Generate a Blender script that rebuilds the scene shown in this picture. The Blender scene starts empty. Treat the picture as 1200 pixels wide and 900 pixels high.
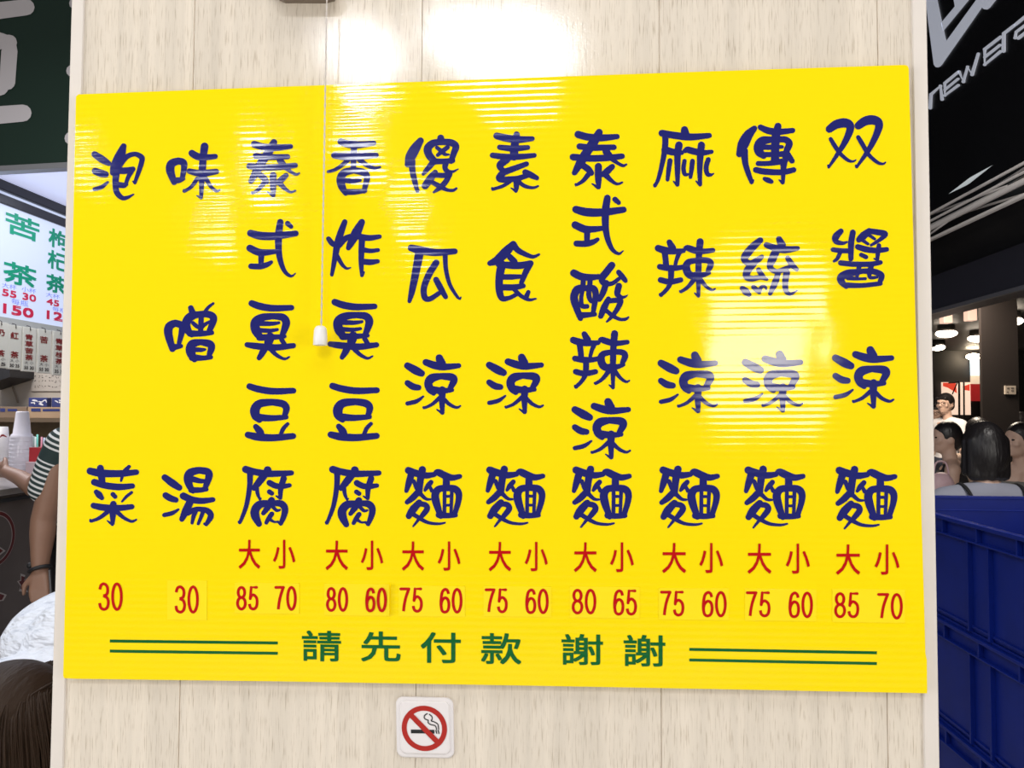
import bpy, bmesh, math, random
from mathutils import Vector, Matrix, Euler
from mathutils.geometry import delaunay_2d_cdt
random.seed(7)
S = bpy.context.scene
COL = S.collection
PI = math.pi

# ------------------------------------------------------------------ camera, world, lights
FPX = 880.0
CAM = Vector((0.0, -0.8767, 1.35))
YAW, PITCH, ROLL = -0.064709, 0.039121, 0.004795
TH = 0.010118                                   # the board hangs a little crooked
_fw = Vector((math.sin(YAW) * math.cos(PITCH), math.cos(YAW) * math.cos(PITCH), math.sin(PITCH)))
_r0 = Vector((math.cos(YAW), -math.sin(YAW), 0))
_u0 = _r0.cross(_fw)
RIGHT = math.cos(ROLL) * _r0 + math.sin(ROLL) * _u0
UP = -math.sin(ROLL) * _r0 + math.cos(ROLL) * _u0
FWD = _fw
cd = bpy.data.cameras.new('camera')
cam = bpy.data.objects.new('camera', cd)
COL.objects.link(cam)
cd.sensor_fit = 'HORIZONTAL'
cd.sensor_width = 36.0
cd.lens = FPX / 1200.0 * 36.0
cd.clip_start = 0.02
mw = Matrix((RIGHT, UP, -FWD)).transposed().to_4x4()
mw.translation = CAM
cam.matrix_world = mw
S.camera = cam

S.view_settings.view_transform = 'Standard'
S.view_settings.look = 'None'
S.view_settings.gamma = 1.0
S.view_settings.use_curve_mapping = False
S.view_settings.exposure = 0.22

w = bpy.data.worlds.new('world')
S.world = w
w.use_nodes = True
w.node_tree.nodes['Background'].inputs[0].default_value = (0.95, 0.97, 1.0, 1)
w.node_tree.nodes['Background'].inputs[1].default_value = 0.12


def lamp(name, loc, target, size, size_y, power, color=(1, 0.97, 0.93), shape='RECTANGLE', spread=PI):
    l = bpy.data.lights.new(name, 'AREA')
    l.shape = shape
    l.size = size
    l.size_y = size_y
    l.energy = power
    l.color = color
    l.spread = spread
    o = bpy.data.objects.new(name, l)
    COL.objects.link(o)
    o.location = loc
    d = Vector(target) - Vector(loc)
    o.rotation_euler = d.to_track_quat('-Z', 'Y').to_euler()
    return o


# ceiling lamps of the food court (above and behind the viewer); each down_lamp hangs where the photo shows it mirrored in the wall
def mirrored(px, py, z):
    d = FWD + RIGHT * ((px - 600) / FPX) + UP * ((450 - py) / FPX)
    q = CAM + d * ((z - CAM.z) / d.z)
    return Vector((q.x, -q.y, z))


def down_lamp(px, py, z, sx, sy, power, color=(0.97, 0.98, 1), shape='RECTANGLE'):
    p = mirrored(px, py, z)
    return lamp('ceiling_lamp', p, p + Vector((0, 0.25, -1)), sx, sy, power, color, shape)


lamp('ceiling_lamp', (-0.1, -1.15, 3.35), (-0.1, -0.2, 1.3), 2.6, 0.7, 17)  # broad unseen lamp added for diffuse light, outside the mirrored view
down_lamp(604, 62, 3.0, 0.44, 0.42, 15, (0.95, 0.98, 1), 'ELLIPSE')
down_lamp(535, 42, 3.0, 0.20, 0.22, 3.4, (0.95, 0.98, 1), 'ELLIPSE')
down_lamp(424, 62, 3.0, 0.23, 0.26, 6)
down_lamp(420, 150, 3.0, 0.22, 0.34, 6)
down_lamp(314, 205, 2.7, 0.19, 0.26, 4)
down_lamp(250, 252, 2.6, 0.13, 0.24, 2.4)
down_lamp(485, 254, 2.6, 0.14, 0.26, 2.4)
down_lamp(99, 178, 2.7, 0.06, 0.2, 1)
# unseen fill lights added on both sides of the viewer to brighten the wall
lamp('stall_front_lamp', (-2.6, -1.5, 1.35), (-0.1, 0, 1.15), 0.9, 1.5, 30, (1, 0.96, 0.9))
lamp('stall_front_lamp', (2.4, -1.5, 1.35), (-0.1, 0, 1.15), 0.9, 1.5, 30, (1, 0.96, 0.9))
# lit stall front across the aisle, seen mirrored in the right of the board
lamp('stall_glow', (1.25, -3.9, 1.78), (0.2, 0, 1.4), 0.62, 0.72, 14, (1, 0.95, 0.85))
# lights over the drink stall on the left and over the hall on the right
lamp('stall_lamp', (-2.35, 2.5, 2.42), (-2.3, 2.9, 0), 0.5, 0.9, 9, (0.86, 0.92, 1))
lamp('stall_lamp', (-3.7, 3.1, 2.4), (-3.7, 3.9, 0.6), 0.8, 0.3, 24, (1, 0.95, 0.9))  # unseen light added inside to brighten the stall interior
lamp('aisle_lamp', (1.6, 1.0, 3.4), (1.9, 1.8, 0.6), 0.6, 0.6, 34, (1, 0.95, 0.9))
lamp('aisle_lamp', (-1.5, 0.9, 3.0), (-1.3, 0.8, 0), 0.6, 0.6, 18, (0.93, 0.96, 1))
lamp('hall_lamp', (3.5, 6.2, 2.5), (3.9, 6.4, 0), 0.5, 0.5, 55, (1, 0.85, 0.68))


# ------------------------------------------------------------------ pixel helpers (1200 x 900 frame)
def ray(px, py):
    return (FWD + RIGHT * ((px - 600) / FPX) + UP * ((450 - py) / FPX))


def at_y(px, py, y):
    d = ray(px, py)
    return CAM + d * ((y - CAM.y) / d.y)


def at_x(px, py, x):
    d = ray(px, py)
    return CAM + d * ((x - CAM.x) / d.x)


# ------------------------------------------------------------------ materials
MATS = {}


def mat(name, col, rough=0.5, metal=0.0, spec=0.5, emit=None, estr=0.0, var=0.0, vscale=20.0,
        bump=0.0, bscale=60.0, bstretch=(1, 1, 1), alpha=1.0, coat=0.0):
    if name in MATS:
        return MATS[name]
    m = bpy.data.materials.new(name)
    m.use_nodes = True
    nt = m.node_tree
    b = nt.nodes['Principled BSDF']
    b.inputs['Base Color'].default_value = (*col, 1)
    b.inputs['Roughness'].default_value = rough
    b.inputs['Metallic'].default_value = metal
    b.inputs['Specular IOR Level'].default_value = spec
    b.inputs['Coat Weight'].default_value = coat
    b.inputs['Alpha'].default_value = alpha
    if emit:
        b.inputs['Emission Color'].default_value = (*emit, 1)
        b.inputs['Emission Strength'].default_value = estr
    tc = nt.nodes.new('ShaderNodeNewGeometry')
    if var > 0:
        n = nt.nodes.new('ShaderNodeTexNoise')
        n.inputs['Scale'].default_value = vscale
        n.inputs['Detail'].default_value = 4
        nt.links.new(tc.outputs['Position'], n.inputs['Vector'])
        mx = nt.nodes.new('ShaderNodeMixRGB')
        mx.inputs[1].default_value = (*[c * (1 - var) for c in col], 1)
        mx.inputs[2].default_value = (*[min(1, c * (1 + var)) for c in col], 1)
        nt.links.new(n.outputs['Fac'], mx.inputs[0])
        nt.links.new(mx.outputs[0], b.inputs['Base Color'])
    if bump > 0:
        mp = nt.nodes.new('ShaderNodeMapping')
        mp.inputs['Scale'].default_value = bstretch
        n2 = nt.nodes.new('ShaderNodeTexNoise')
        n2.inputs['Scale'].default_value = bscale
        n2.inputs['Detail'].default_value = 3
        bp = nt.nodes.new('ShaderNodeBump')
        bp.inputs['Strength'].default_value = 1.0
        bp.inputs['Distance'].default_value = bump
        nt.links.new(tc.outputs['Position'], mp.inputs['Vector'])
        nt.links.new(mp.outputs[0], n2.inputs['Vector'])
        nt.links.new(n2.outputs['Fac'], bp.inputs['Height'])
        nt.links.new(bp.outputs[0], b.inputs['Normal'])
    MATS[name] = m
    return m


def corrugated(name, col, rough=0.05, amp=1.0, var=0.0):
    """printed plastic sheet with the fine horizontal flutes of corrugated board"""
    m = mat(name, col, rough, spec=0.5)
    nt = m.node_tree
    b = nt.nodes['Principled BSDF']
    g = [n for n in nt.nodes if n.type == 'NEW_GEOMETRY'][0]
    mp = nt.nodes.new('ShaderNodeMapping')
    mp.inputs['Rotation'].default_value = (0, TH, 0)
    nt.links.new(g.outputs['Position'], mp.inputs['Vector'])
    wv = nt.nodes.new('ShaderNodeTexWave')
    wv.wave_type = 'BANDS'
    wv.bands_direction = 'Z'
    wv.wave_profile = 'SIN'
    wv.inputs['Scale'].default_value = 2 * PI / (0.0077 * 20)
    wv.inputs['Distortion'].default_value = 0.0
    nt.links.new(mp.outputs[0], wv.inputs['Vector'])
    n = nt.nodes.new('ShaderNodeTexNoise')
    n.inputs['Scale'].default_value = 900
    n.inputs['Detail'].default_value = 2
    nt.links.new(g.outputs['Position'], n.inputs['Vector'])
    n3 = nt.nodes.new('ShaderNodeTexNoise')
    n3.inputs['Scale'].default_value = 9
    nt.links.new(g.outputs['Position'], n3.inputs['Vector'])
    b1 = nt.nodes.new('ShaderNodeBump')
    b1.inputs['Distance'].default_value = 0.000072 * amp
    nt.links.new(wv.outputs['Fac'], b1.inputs['Height'])
    b2 = nt.nodes.new('ShaderNodeBump')
    b2.inputs['Distance'].default_value = 0.000014
    nt.links.new(n.outputs['Fac'], b2.inputs['Height'])
    nt.links.new(b1.outputs[0], b2.inputs['Normal'])
    b3 = nt.nodes.new('ShaderNodeBump')
    b3.inputs['Distance'].default_value = 0.0015
    nt.links.new(n3.outputs['Fac'], b3.inputs['Height'])
    nt.links.new(b2.outputs[0], b3.inputs['Normal'])
    nt.links.new(b3.outputs[0], b.inputs['Coat Normal'])
    b.inputs['Coat Weight'].default_value = 1.0
    b.inputs['Coat Roughness'].default_value = rough
    b.inputs['Coat IOR'].default_value = 1.55
    b.inputs['Specular IOR Level'].default_value = 0.0
    b.inputs['Roughness'].default_value = 0.6
    b4 = nt.nodes.new('ShaderNodeBump')
    b4.inputs['Distance'].default_value = 0.00005 * amp
    nt.links.new(wv.outputs['Fac'], b4.inputs['Height'])
    nt.links.new(b4.outputs[0], b.inputs['Normal'])
    return m


def woodgrain_panel():
    m = mat('woodgrain_panel', (0.8, 0.73, 0.63), 0.10, spec=0.7)
    nt = m.node_tree
    b = nt.nodes['Principled BSDF']
    g = [n for n in nt.nodes if n.type == 'NEW_GEOMETRY'][0]
    mp = nt.nodes.new('ShaderNodeMapping')
    mp.inputs['Scale'].default_value = (680, 680, 34)
    nt.links.new(g.outputs['Position'], mp.inputs['Vector'])
    n = nt.nodes.new('ShaderNodeTexNoise')
    n.inputs['Scale'].default_value = 1.0
    n.inputs['Detail'].default_value = 3
    n.inputs['Roughness'].default_value = 0.55
    nt.links.new(mp.outputs[0], n.inputs['Vector'])
    rp = nt.nodes.new('ShaderNodeValToRGB')
    e = rp.color_ramp.elements
    e[0].position = 0.27
    e[0].color = (0.50, 0.41, 0.31, 1)
    e[1].position = 0.46
    e[1].color = (0.80, 0.715, 0.61, 1)
    nt.links.new(n.outputs['Fac'], rp.inputs[0])
    mp2 = nt.nodes.new('ShaderNodeMapping')
    mp2.inputs['Scale'].default_value = (60, 60, 1.5)
    nt.links.new(g.outputs['Position'], mp2.inputs['Vector'])
    n2 = nt.nodes.new('ShaderNodeTexNoise')
    n2.inputs['Scale'].default_value = 1.0
    nt.links.new(mp2.outputs[0], n2.inputs['Vector'])
    mx = nt.nodes.new('ShaderNodeMixRGB')
    mx.blend_type = 'MULTIPLY'
    mx.inputs[0].default_value = 0.35
    nt.links.new(rp.outputs[0], mx.inputs[1])
    nt.links.new(n2.outputs['Fac'], mx.inputs[2])
    br = nt.nodes.new('ShaderNodeMixRGB')
    br.blend_type = 'MULTIPLY'
    br.inputs[0].default_value = 1.0
    br.inputs[2].default_value = (1.12, 1.12, 1.12, 1)
    nt.links.new(mx.outputs[0], br.inputs[1])
    nt.links.new(br.outputs[0], b.inputs['Base Color'])
    n3 = nt.nodes.new('ShaderNodeTexNoise')
    n3.inputs['Scale'].default_value = 420
    nt.links.new(g.outputs['Position'], n3.inputs['Vector'])
    b1 = nt.nodes.new('ShaderNodeBump')
    b1.inputs['Distance'].default_value = 0.00006
    nt.links.new(n3.outputs['Fac'], b1.inputs['Height'])
    b2 = nt.nodes.new('ShaderNodeBump')
    b2.inputs['Distance'].default_value = 0.00004
    nt.links.new(n.outputs['Fac'], b2.inputs['Height'])
    nt.links.new(b1.outputs[0], b2.inputs['Normal'])
    nt.links.new(b2.outputs[0], b.inputs['Normal'])
    return m


M_wall = woodgrain_panel()
M_trim = mat('trim_vinyl', (0.74, 0.68, 0.63), 0.4, var=0.04, vscale=25)
M_yel = corrugated('yellow_board', (0.97, 0.74, 0.0))
M_navy = corrugated('navy_print', (0.014, 0.016, 0.15), 0.10, 0.9)
M_red = corrugated('red_print', (0.50, 0.001, 0.003), 0.15, 0.8)
M_green = corrugated('green_print', (0.0, 0.115, 0.024), 0.15, 0.8)
M_stick = corrugated('sticker_film', (0.98, 0.765, 0.012), 0.12, 0.35)
M_white = mat('white_plastic', (0.86, 0.84, 0.84), 0.35)
M_black = mat('black_matte', (0.012, 0.012, 0.014), 0.5)


# ------------------------------------------------------------------ object helpers
def tag(o, label=None, cat=None, group=None, kind=None):
    if label:
        o['label'] = label
    if cat:
        o['category'] = cat
    if group:
        o['group'] = group
    if kind:
        o['kind'] = kind
    return o


def empty(name, loc, label=None, cat=None, group=None, rz=0.0):
    o = bpy.data.objects.new(name, None)
    o.empty_display_size = 0.05
    COL.objects.link(o)
    o.location = loc
    o.rotation_euler = (0, 0, rz)
    return tag(o, label, cat, group)


def obj(name, bm, m, parent=None, smooth=False):
    """bmesh in world space -> ONE object; with a parent it is stored in the parent's space"""
    me = bpy.data.meshes.new(name)
    bmesh.ops.recalc_face_normals(bm, faces=bm.faces)
    bm.to_mesh(me)
    bm.free()
    return obj_mesh(name, me, m, parent, smooth)


def world_mat(o):
    M = Matrix.LocRotScale(o.location, o.rotation_euler, o.scale)
    return (world_mat(o.parent) @ M) if o.parent else M


def obj_mesh(name, me, m, parent=None, smooth=False):
    o = bpy.data.objects.new(name, me)
    COL.objects.link(o)
    me.materials.clear()
    me.materials.append(m)
    if smooth:
        for p in me.polygons:
            p.use_smooth = True
    if parent is not None:
        inv = world_mat(parent).inverted()
        me.transform(inv)
        o.parent = parent
    return o


def recentre(o):
    """move a top-level mesh's origin to its base centre"""
    vs = [v.co for v in o.data.vertices]
    c = Vector(((min(v.x for v in vs) + max(v.x for v in vs)) / 2,
                (min(v.y for v in vs) + max(v.y for v in vs)) / 2, min(v.z for v in vs)))
    o.data.transform(Matrix.Translation(-c))
    o.location = c
    return o


def box(bm, x0, x1, y0, y1, z0, z1, bev=0.0):
    r = bmesh.ops.create_cube(bm, size=1.0, matrix=Matrix.LocRotScale(
        Vector(((x0 + x1) / 2, (y0 + y1) / 2, (z0 + z1) / 2)), None, Vector((x1 - x0, y1 - y0, z1 - z0))))
    if bev > 0:
        es = list({e for v in r['verts'] for e in v.link_edges})
        bmesh.ops.bevel(bm, geom=es, offset=bev, segments=2, affect='EDGES', profile=0.6)
    return bm


def boxes(lst, bev=0.0):
    bm = bmesh.new()
    for b in lst:
        box(bm, *b, bev=bev)
    return bm


def tube(bm, p0, p1, r0, r1=None, seg=12, caps=True):
    r1 = r0 if r1 is None else r1
    p0, p1 = Vector(p0), Vector(p1)
    d = p1 - p0
    q = d.to_track_quat('Z', 'Y').to_matrix().to_4x4()
    q.translation = (p0 + p1) / 2
    bmesh.ops.create_cone(bm, cap_ends=caps, cap_tris=False, segments=seg, radius1=r0, radius2=r1, depth=d.length, matrix=q)
    return bm


def path_tube(bm, pts, radii, seg=8):
    """one tube swept along points"""
    pts = [Vector(p) for p in pts]
    rings = []
    for i, p in enumerate(pts):
        d = (pts[min(i + 1, len(pts) - 1)] - pts[max(i - 1, 0)]).normalized()
        a = d.orthogonal().normalized() if i == 0 else (A - d * A.dot(d)).normalized()
        A = a
        b = d.cross(a)
        r = radii[i] if isinstance(radii, (list, tuple)) else radii
        rings.append([bm.verts.new(p + (a * math.cos(2 * PI * k / seg) + b * math.sin(2 * PI * k / seg)) * r) for k in range(seg)])
    for i in range(len(rings) - 1):
        for k in range(seg):
            bm.faces.new((rings[i][k], rings[i][(k + 1) % seg], rings[i + 1][(k + 1) % seg], rings[i + 1][k]))
    bm.faces.new(rings[0][::-1])
    bm.faces.new(rings[-1])
    return bm


def lathe(bm, prof, c, seg=28):
    """profile [(r,z)] turned about the vertical through c"""
    c = Vector(c)
    rings = []
    for r, z in prof:
        if r <= 1e-6:
            rings.append([bm.verts.new(c + Vector((0, 0, z)))])
        else:
            rings.append([bm.verts.new(c + Vector((r * math.cos(2 * PI * k / seg), r * math.sin(2 * PI * k / seg), z))) for k in range(seg)])
    for a, b in zip(rings, rings[1:]):
        for k in range(seg):
            k2 = (k + 1) % seg
            if len(a) == 1 and len(b) == 1:
                continue
            if len(a) == 1:
                bm.faces.new((a[0], b[k2], b[k]))
            elif len(b) == 1:
                bm.faces.new((a[k], a[k2], b[0]))
            else:
                bm.faces.new((a[k], a[k2], b[k2], b[k]))
    return bm


def prism(bm, pts, off):
    """closed outline (3-D points) thickened by the vector off"""
    off = Vector(off)
    a = [bm.verts.new(Vector(p)) for p in pts]
    b = [bm.verts.new(Vector(p) + off) for p in pts]
    bm.faces.new(a)
    bm.faces.new(b[::-1])
    n = len(a)
    for i in range(n):
        bm.faces.new((a[i], b[i], b[(i + 1) % n], a[(i + 1) % n]))
    return bm


# ---- strokes: centre lines with a width at every point, drawn flat on a surface
def spline(pts, sub=6):
    if len(pts) < 3:
        return pts
    out = []
    P = [pts[0]] + list(pts) + [pts[-1]]
    for i in range(1, len(P) - 2):
        p0, p1, p2, p3 = P[i - 1], P[i], P[i + 1], P[i + 2]
        for k in range(sub):
            t = k / sub
            out.append(tuple(0.5 * ((2 * p1[j]) + (-p0[j] + p2[j]) * t + (2 * p0[j] - 5 * p1[j] + 4 * p2[j] - p3[j]) * t * t
                                    + (-p0[j] + 3 * p1[j] - 3 * p2[j] + p3[j]) * t ** 3) for j in range(len(p1))))
    out.append(tuple(pts[-1]))
    return out


class Flat:
    """flat shapes in a plane, merged without overlaps before they are placed"""

    def __init__(self):
        self.v, self.f = [], []

    def poly(self, pts):
        if sum(a[0] * b[1] - b[0] * a[1] for a, b in zip(pts, list(pts[1:]) + [pts[0]])) < 0:
            pts = list(pts)[::-1]
        n = len(self.v)
        self.v += [Vector((p[0], p[1])) for p in pts]
        self.f.append(list(range(n, n + len(pts))))

    def place(self, to3):
        bm = bmesh.new()
        vs, es, fs, ov, oe, of = delaunay_2d_cdt(self.v, [], self.f, 1, 1e-5)
        nv = {}
        for f, o in zip(fs, of):
            if o:
                q = []
                for i in f:
                    if i not in nv:
                        nv[i] = bm.verts.new(to3(vs[i].x, vs[i].y))
                    q.append(nv[i])
                bm.faces.new(q)
        return bm


def stroke(fl, pts, smooth=True, square=False, sub=6, cap=12):
    """pts (x,y,width) in the plane -> flat ribbon with round ends"""
    q = spline(pts, sub) if smooth else list(pts)
    L, Rr = [], []
    n = len(q)
    for i in range(n):
        a, b = q[max(i - 1, 0)], q[min(i + 1, n - 1)]
        dx, dy = b[0] - a[0], b[1] - a[1]
        l = math.hypot(dx, dy) or 1.0
        nx, ny = -dy / l, dx / l
        h = max(q[i][2], 0.02) / 2
        L.append((q[i][0] + nx * h, q[i][1] + ny * h))
        Rr.append((q[i][0] - nx * h, q[i][1] - ny * h))
    for i in range(n - 1):
        fl.poly((L[i], L[i + 1], Rr[i + 1]))
        fl.poly((L[i], Rr[i + 1], Rr[i]))
    if not square:
        for i in ([0, n - 1] if smooth else range(n)):
            h = max(q[i][2], 0.02) / 2
            fl.poly([(q[i][0] + h * math.cos(2 * PI * k / cap), q[i][1] + h * math.sin(2 * PI * k / cap)) for k in range(cap)])


def flat_obj(name, bm, m, parent, n):
    """flat print: every face turned towards n"""
    bm.normal_update()
    n = Vector(n)
    for f in bm.faces:
        if f.normal.dot(n) < 0:
            f.normal_flip()
    me = bpy.data.meshes.new(name)
    bm.to_mesh(me)
    bm.free()
    return obj_mesh(name, me, m, parent)


_tc = bpy.data.curves.new('lettering', 'FONT')
_to = bpy.data.objects.new('lettering', _tc)


def text_bm(body, x0, x1, y0, y1, to3, n, bold=0.0):
    """lettering fitted into the box x0..x1, y0 (top)..y1 (bottom); to3 places it; the strokes are thickened by
    copies shifted by bold, each a hair further out along n"""
    _tc.body = body
    _tc.resolution_u = 3
    if _to.name not in COL.objects:
        COL.objects.link(_to)
    bpy.context.view_layer.update()
    dg = bpy.context.evaluated_depsgraph_get()
    me = bpy.data.meshes.new_from_object(_to.evaluated_get(dg))
    vs = [v.co for v in me.vertices]
    ax, bx = min(v.x for v in vs), max(v.x for v in vs)
    ay, by = min(v.y for v in vs), max(v.y for v in vs)
    offs = [(0, 0)] if bold <= 0 else [(-bold, -bold), (bold, -bold), (bold, bold), (-bold, bold)]
    sx = 1 if x1 > x0 else -1
    sy = 1 if y1 > y0 else -1
    P = [(x0 + sx * bold + (v.x - ax) / (bx - ax) * (x1 - x0 - 2 * sx * bold), y1 - sy * bold - (v.y - ay) / (by - ay) * (y1 - y0 - 2 * sy * bold)) for v in vs]
    bm = bmesh.new()
    for k, (ox, oy) in enumerate(offs):
        nv = [bm.verts.new(Vector(to3(p[0] + ox, p[1] + oy)) + Vector(n) * (0.00006 * k)) for p in P]
        for p in me.polygons:
            bm.faces.new([nv[i] for i in p.vertices])
    bpy.data.meshes.remove(me)
    return bm


# ------------------------------------------------------------------ the setting
bm = bmesh.new()
box(bm, -9, 12, -6, 16, -0.1, 0)
tag(obj('floor', bm, mat('floor_tile', (0.52, 0.50, 0.47), 0.35, var=0.15, vscale=3)), kind='structure')

PXL, PXR, PD = -0.6062, 0.4190, 0.55            # the clad pillar, front face in the plane y = 0
TRIM = 0.0165
seams = [at_y(p, 850, 0).x for p in (210, 487, 775, 1040)]
prof = [(PXL + 0.004, PD - 0.004), (PXL + 0.004, 0.0)]
for s in seams:
    prof += [(s - 0.0008, 0.0), (s - 0.0003, 0.0016), (s + 0.0003, 0.0016), (s + 0.0008, 0.0)]
prof += [(PXR - 0.004, 0.0), (PXR - 0.004, PD - 0.004)]
bm = bmesh.new()
prism(bm, [(x, y, 0.0) for x, y in prof], (0, 0, 3.9))
tag(obj('wall_pillar', bm, M_wall), kind='structure')
for i, (xa, sgn) in enumerate(((PXL, 1), (PXR, -1))):
    bm = bmesh.new()
    pr = [(xa, 0.02), (xa, -0.0015), (xa + sgn * 0.0012, -0.0027), (xa + sgn * (TRIM - 0.001), -0.0027), (xa + sgn * TRIM, -0.0012),
          (xa + sgn * TRIM, 0.0), (xa + sgn * 0.004, 0.0), (xa + sgn * 0.004, 0.02)]
    prism(bm, [(x, y, 0.0) for x, y in pr], (0, 0, 3.9))
    tag(obj('trim_%d' % (i + 1), bm, M_trim), kind='structure')

bm = bmesh.new()
box(bm, -9, 2.6, 0.9, 16, 6.0, 6.1)
tag(obj('ceiling', bm, mat('ceiling_dark', (0.03, 0.03, 0.032), 0.8)), kind='structure')
M_dark = mat('dark_wall', (0.016, 0.015, 0.016), 0.6, var=0.2, vscale=4)
bm = bmesh.new()
box(bm, -9, 12, 13.6, 13.8, 0, 6.0)
tag(obj('wall_back', bm, M_dark), kind='structure')
bm = bmesh.new()
box(bm, 11.8, 12, -6, 13.6, 0, 4.0)
tag(obj('wall_right', bm, M_dark), kind='structure')

# ------------------------------------------------------------------ the yellow menu board
BY = -0.012                                      # front of the sheet
QY = BY - 0.0004                                 # print lies on the sheet
outline = [(92, 110.5), (300, 102.6), (560, 93.2), (800, 84.6), (1060, 76), (1063.5, 77), (1065, 80.5), (1069, 230), (1073, 380), (1078, 540), (1082.5, 690),
           (1084.6, 766), (1086.2, 773), (1086.6, 812.5), (860, 808), (600, 803.2), (330, 798.6), (90, 795.5), (75, 794.8), (74, 792),
           (78, 620), (82, 430), (86, 250), (89, 113)]
board = empty('menu_board', at_y(580, 800, BY), 'large yellow corrugated plastic menu board with navy dish names and red prices', 'menu board')
bm = bmesh.new()
prism(bm, [at_y(x, y, BY) for x, y in outline], (0, 0.0045, 0))
obj('panel', bm, M_yel, board)
# stand-off blocks that carry the sheet on the wall
for px in (140, 1000):
    for py in (150, 740):
        p = at_y(px, py, BY)
        bm = bmesh.new()
        box(bm, p.x - 0.02, p.x + 0.02, BY + 0.0045, 0.0, p.z - 0.02, p.z + 0.02)
        obj('mounting_pad', bm, M_white, board)


def wall3(x, y, yy=QY):
    return at_y(x, y, yy)


GL = {}   # name: (window origin, bbox in window, strokes) -- strokes traced in tenths of a photo pixel


def G(name, ox, oy, bb, txt):
    GL[name] = (ox, oy, bb, [[tuple(float(v) for v in p.split(',')) for p in ln.split()] for ln in txt.strip().split('\n') if ln.strip()])


G('pao', 80, 155, (270, 897, 128, 795), """
308,258,76 400,320,88 475,365,62
315,455,82 380,480,90 438,493,76
305,668,46 390,642,50 463,585,30
648,162,68 605,280,120 545,400,105 523,475,72
600,395,60 680,290,62 780,255,56 855,290,66 862,335,62 832,440,56 780,588,42
755,573,16 780,597,30
570,445,76 670,450,78 758,430,60
758,432,56 705,520,52 675,600,44
570,612,68 650,622,66 685,610,38
565,440,90 553,600,72 570,705,70 630,768,56 690,765,44 765,727,18""")
G('wei', 170, 155, (240, 887, 115, 787), """
385,335,82 310,370,100 295,450,100 340,585,70
385,335,82 450,355,82 455,430,70 432,550,58
345,565,72 400,560,68 450,545,44
548,245,80 620,285,85 720,292,72 822,283,62
520,455,66 600,475,78 700,478,82 835,460,66
697,165,92 680,300,85 668,480,85 662,620,60 657,755,44
605,742,14 655,768,40
610,545,52 540,640,42 458,690,40
455,678,30 462,695,30
715,545,55 770,635,44 835,688,36 878,674,18""")
G('xiang', 360, 150, (232, 868, 110, 797), """
395,160,82 480,188,90 620,195,84 780,176,60
318,320,78 450,335,88 650,330,82 808,318,62
550,200,78 545,300,74 541,460,64
478,372,60 400,442,48 320,490,42 245,512,36
612,370,64 690,430,56 780,468,42 855,458,26
545,495,76 440,520,90 392,590,96 405,680,92 450,765,60
545,495,76 660,520,84 700,570,76 685,660,66 665,740,58
440,748,70 560,748,68 682,735,46
440,612,60 530,622,60 620,612,40""")
G('sha', 450, 145, (242, 888, 130, 815), """
428,198,78 365,290,116 310,390,120 278,475,74
325,430,86 335,560,72 365,690,64 390,790,44
395,775,44 402,790,30
665,168,84 667,205,96
665,212,72 575,228,84 515,285,96 525,360,92 590,440,84
665,212,72 780,220,82 842,262,82 818,345,74 785,440,64
585,440,72 690,440,66 805,430,62
620,280,46 680,325,52 715,358,44 762,360,22
745,275,54 680,325,56 628,368,42
575,450,74 505,535,60 460,588,42
722,470,72 715,520,62 750,562,58 810,560,34 870,530,12
600,570,66 545,640,90 482,728,84
600,600,64 700,605,62 765,590,66
770,590,66 722,680,66 660,745,62 582,803,26
555,680,52 650,732,60 740,775,42 810,780,38 848,757,28""")
G('su', 545, 140, (283, 870, 135, 855), """
370,192,80 470,215,88 620,235,84 788,225,58
605,178,78 582,300,95 573,435,96
405,325,62 560,340,74 735,328,58
322,420,66 480,438,76 650,435,70 812,420,56
490,470,84 412,530,86 425,575,70 450,590,50
445,620,80 600,565,68 720,520,60
450,620,80 402,680,84 430,705,72 500,702,72 620,690,66 730,655,60
705,618,72 770,650,76 840,685,56
530,725,44 440,780,42 325,817,38
318,805,28 325,822,28
615,715,50 690,775,48 790,800,36 856,780,24
600,700,72 602,790,62 600,835,38
538,802,14 595,840,40""")
G('tai', 645, 140, (220, 905, 108, 820), """
325,175,88 440,205,86 600,215,84 782,200,62
572,150,84 510,260,108 430,375,106 360,490,104 282,625,64
342,315,74 500,330,76 745,325,66
265,440,80 450,455,80 650,450,78 840,430,66
650,370,84 705,440,76 780,505,44 850,540,38 892,525,22
370,530,72 440,580,80 480,628,66
440,650,62 380,720,48 305,768,32
297,758,30 300,772,24
562,550,86 562,700,78 568,795,46
488,752,16 560,798,44
725,552,66 660,610,80 615,645,60
640,640,76 710,712,50 780,755,34 842,738,24""")
G('ma', 745, 140, (202, 920, 77, 800), """
572,120,86 580,170,100
308,160,82 450,185,84 640,205,84 862,188,62
347,190,74 345,300,72 325,450,62 270,680,48 225,778,40
220,768,36 222,780,30
345,355,90 440,382,80 540,388,56
580,365,60 612,355,78 700,378,78 790,390,66 888,378,50
507,300,88 490,420,80 490,650,60 490,765,44
442,724,16 485,768,40
770,300,86 757,420,80 750,600,62 755,762,46
706,722,16 750,762,40
402,482,60 385,600,56 372,705,44
572,485,50 560,570,54 575,640,50 618,642,28
665,488,58 655,580,56 642,675,44
850,470,60 825,560,60 840,638,54 880,648,40 915,632,14""")
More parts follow.
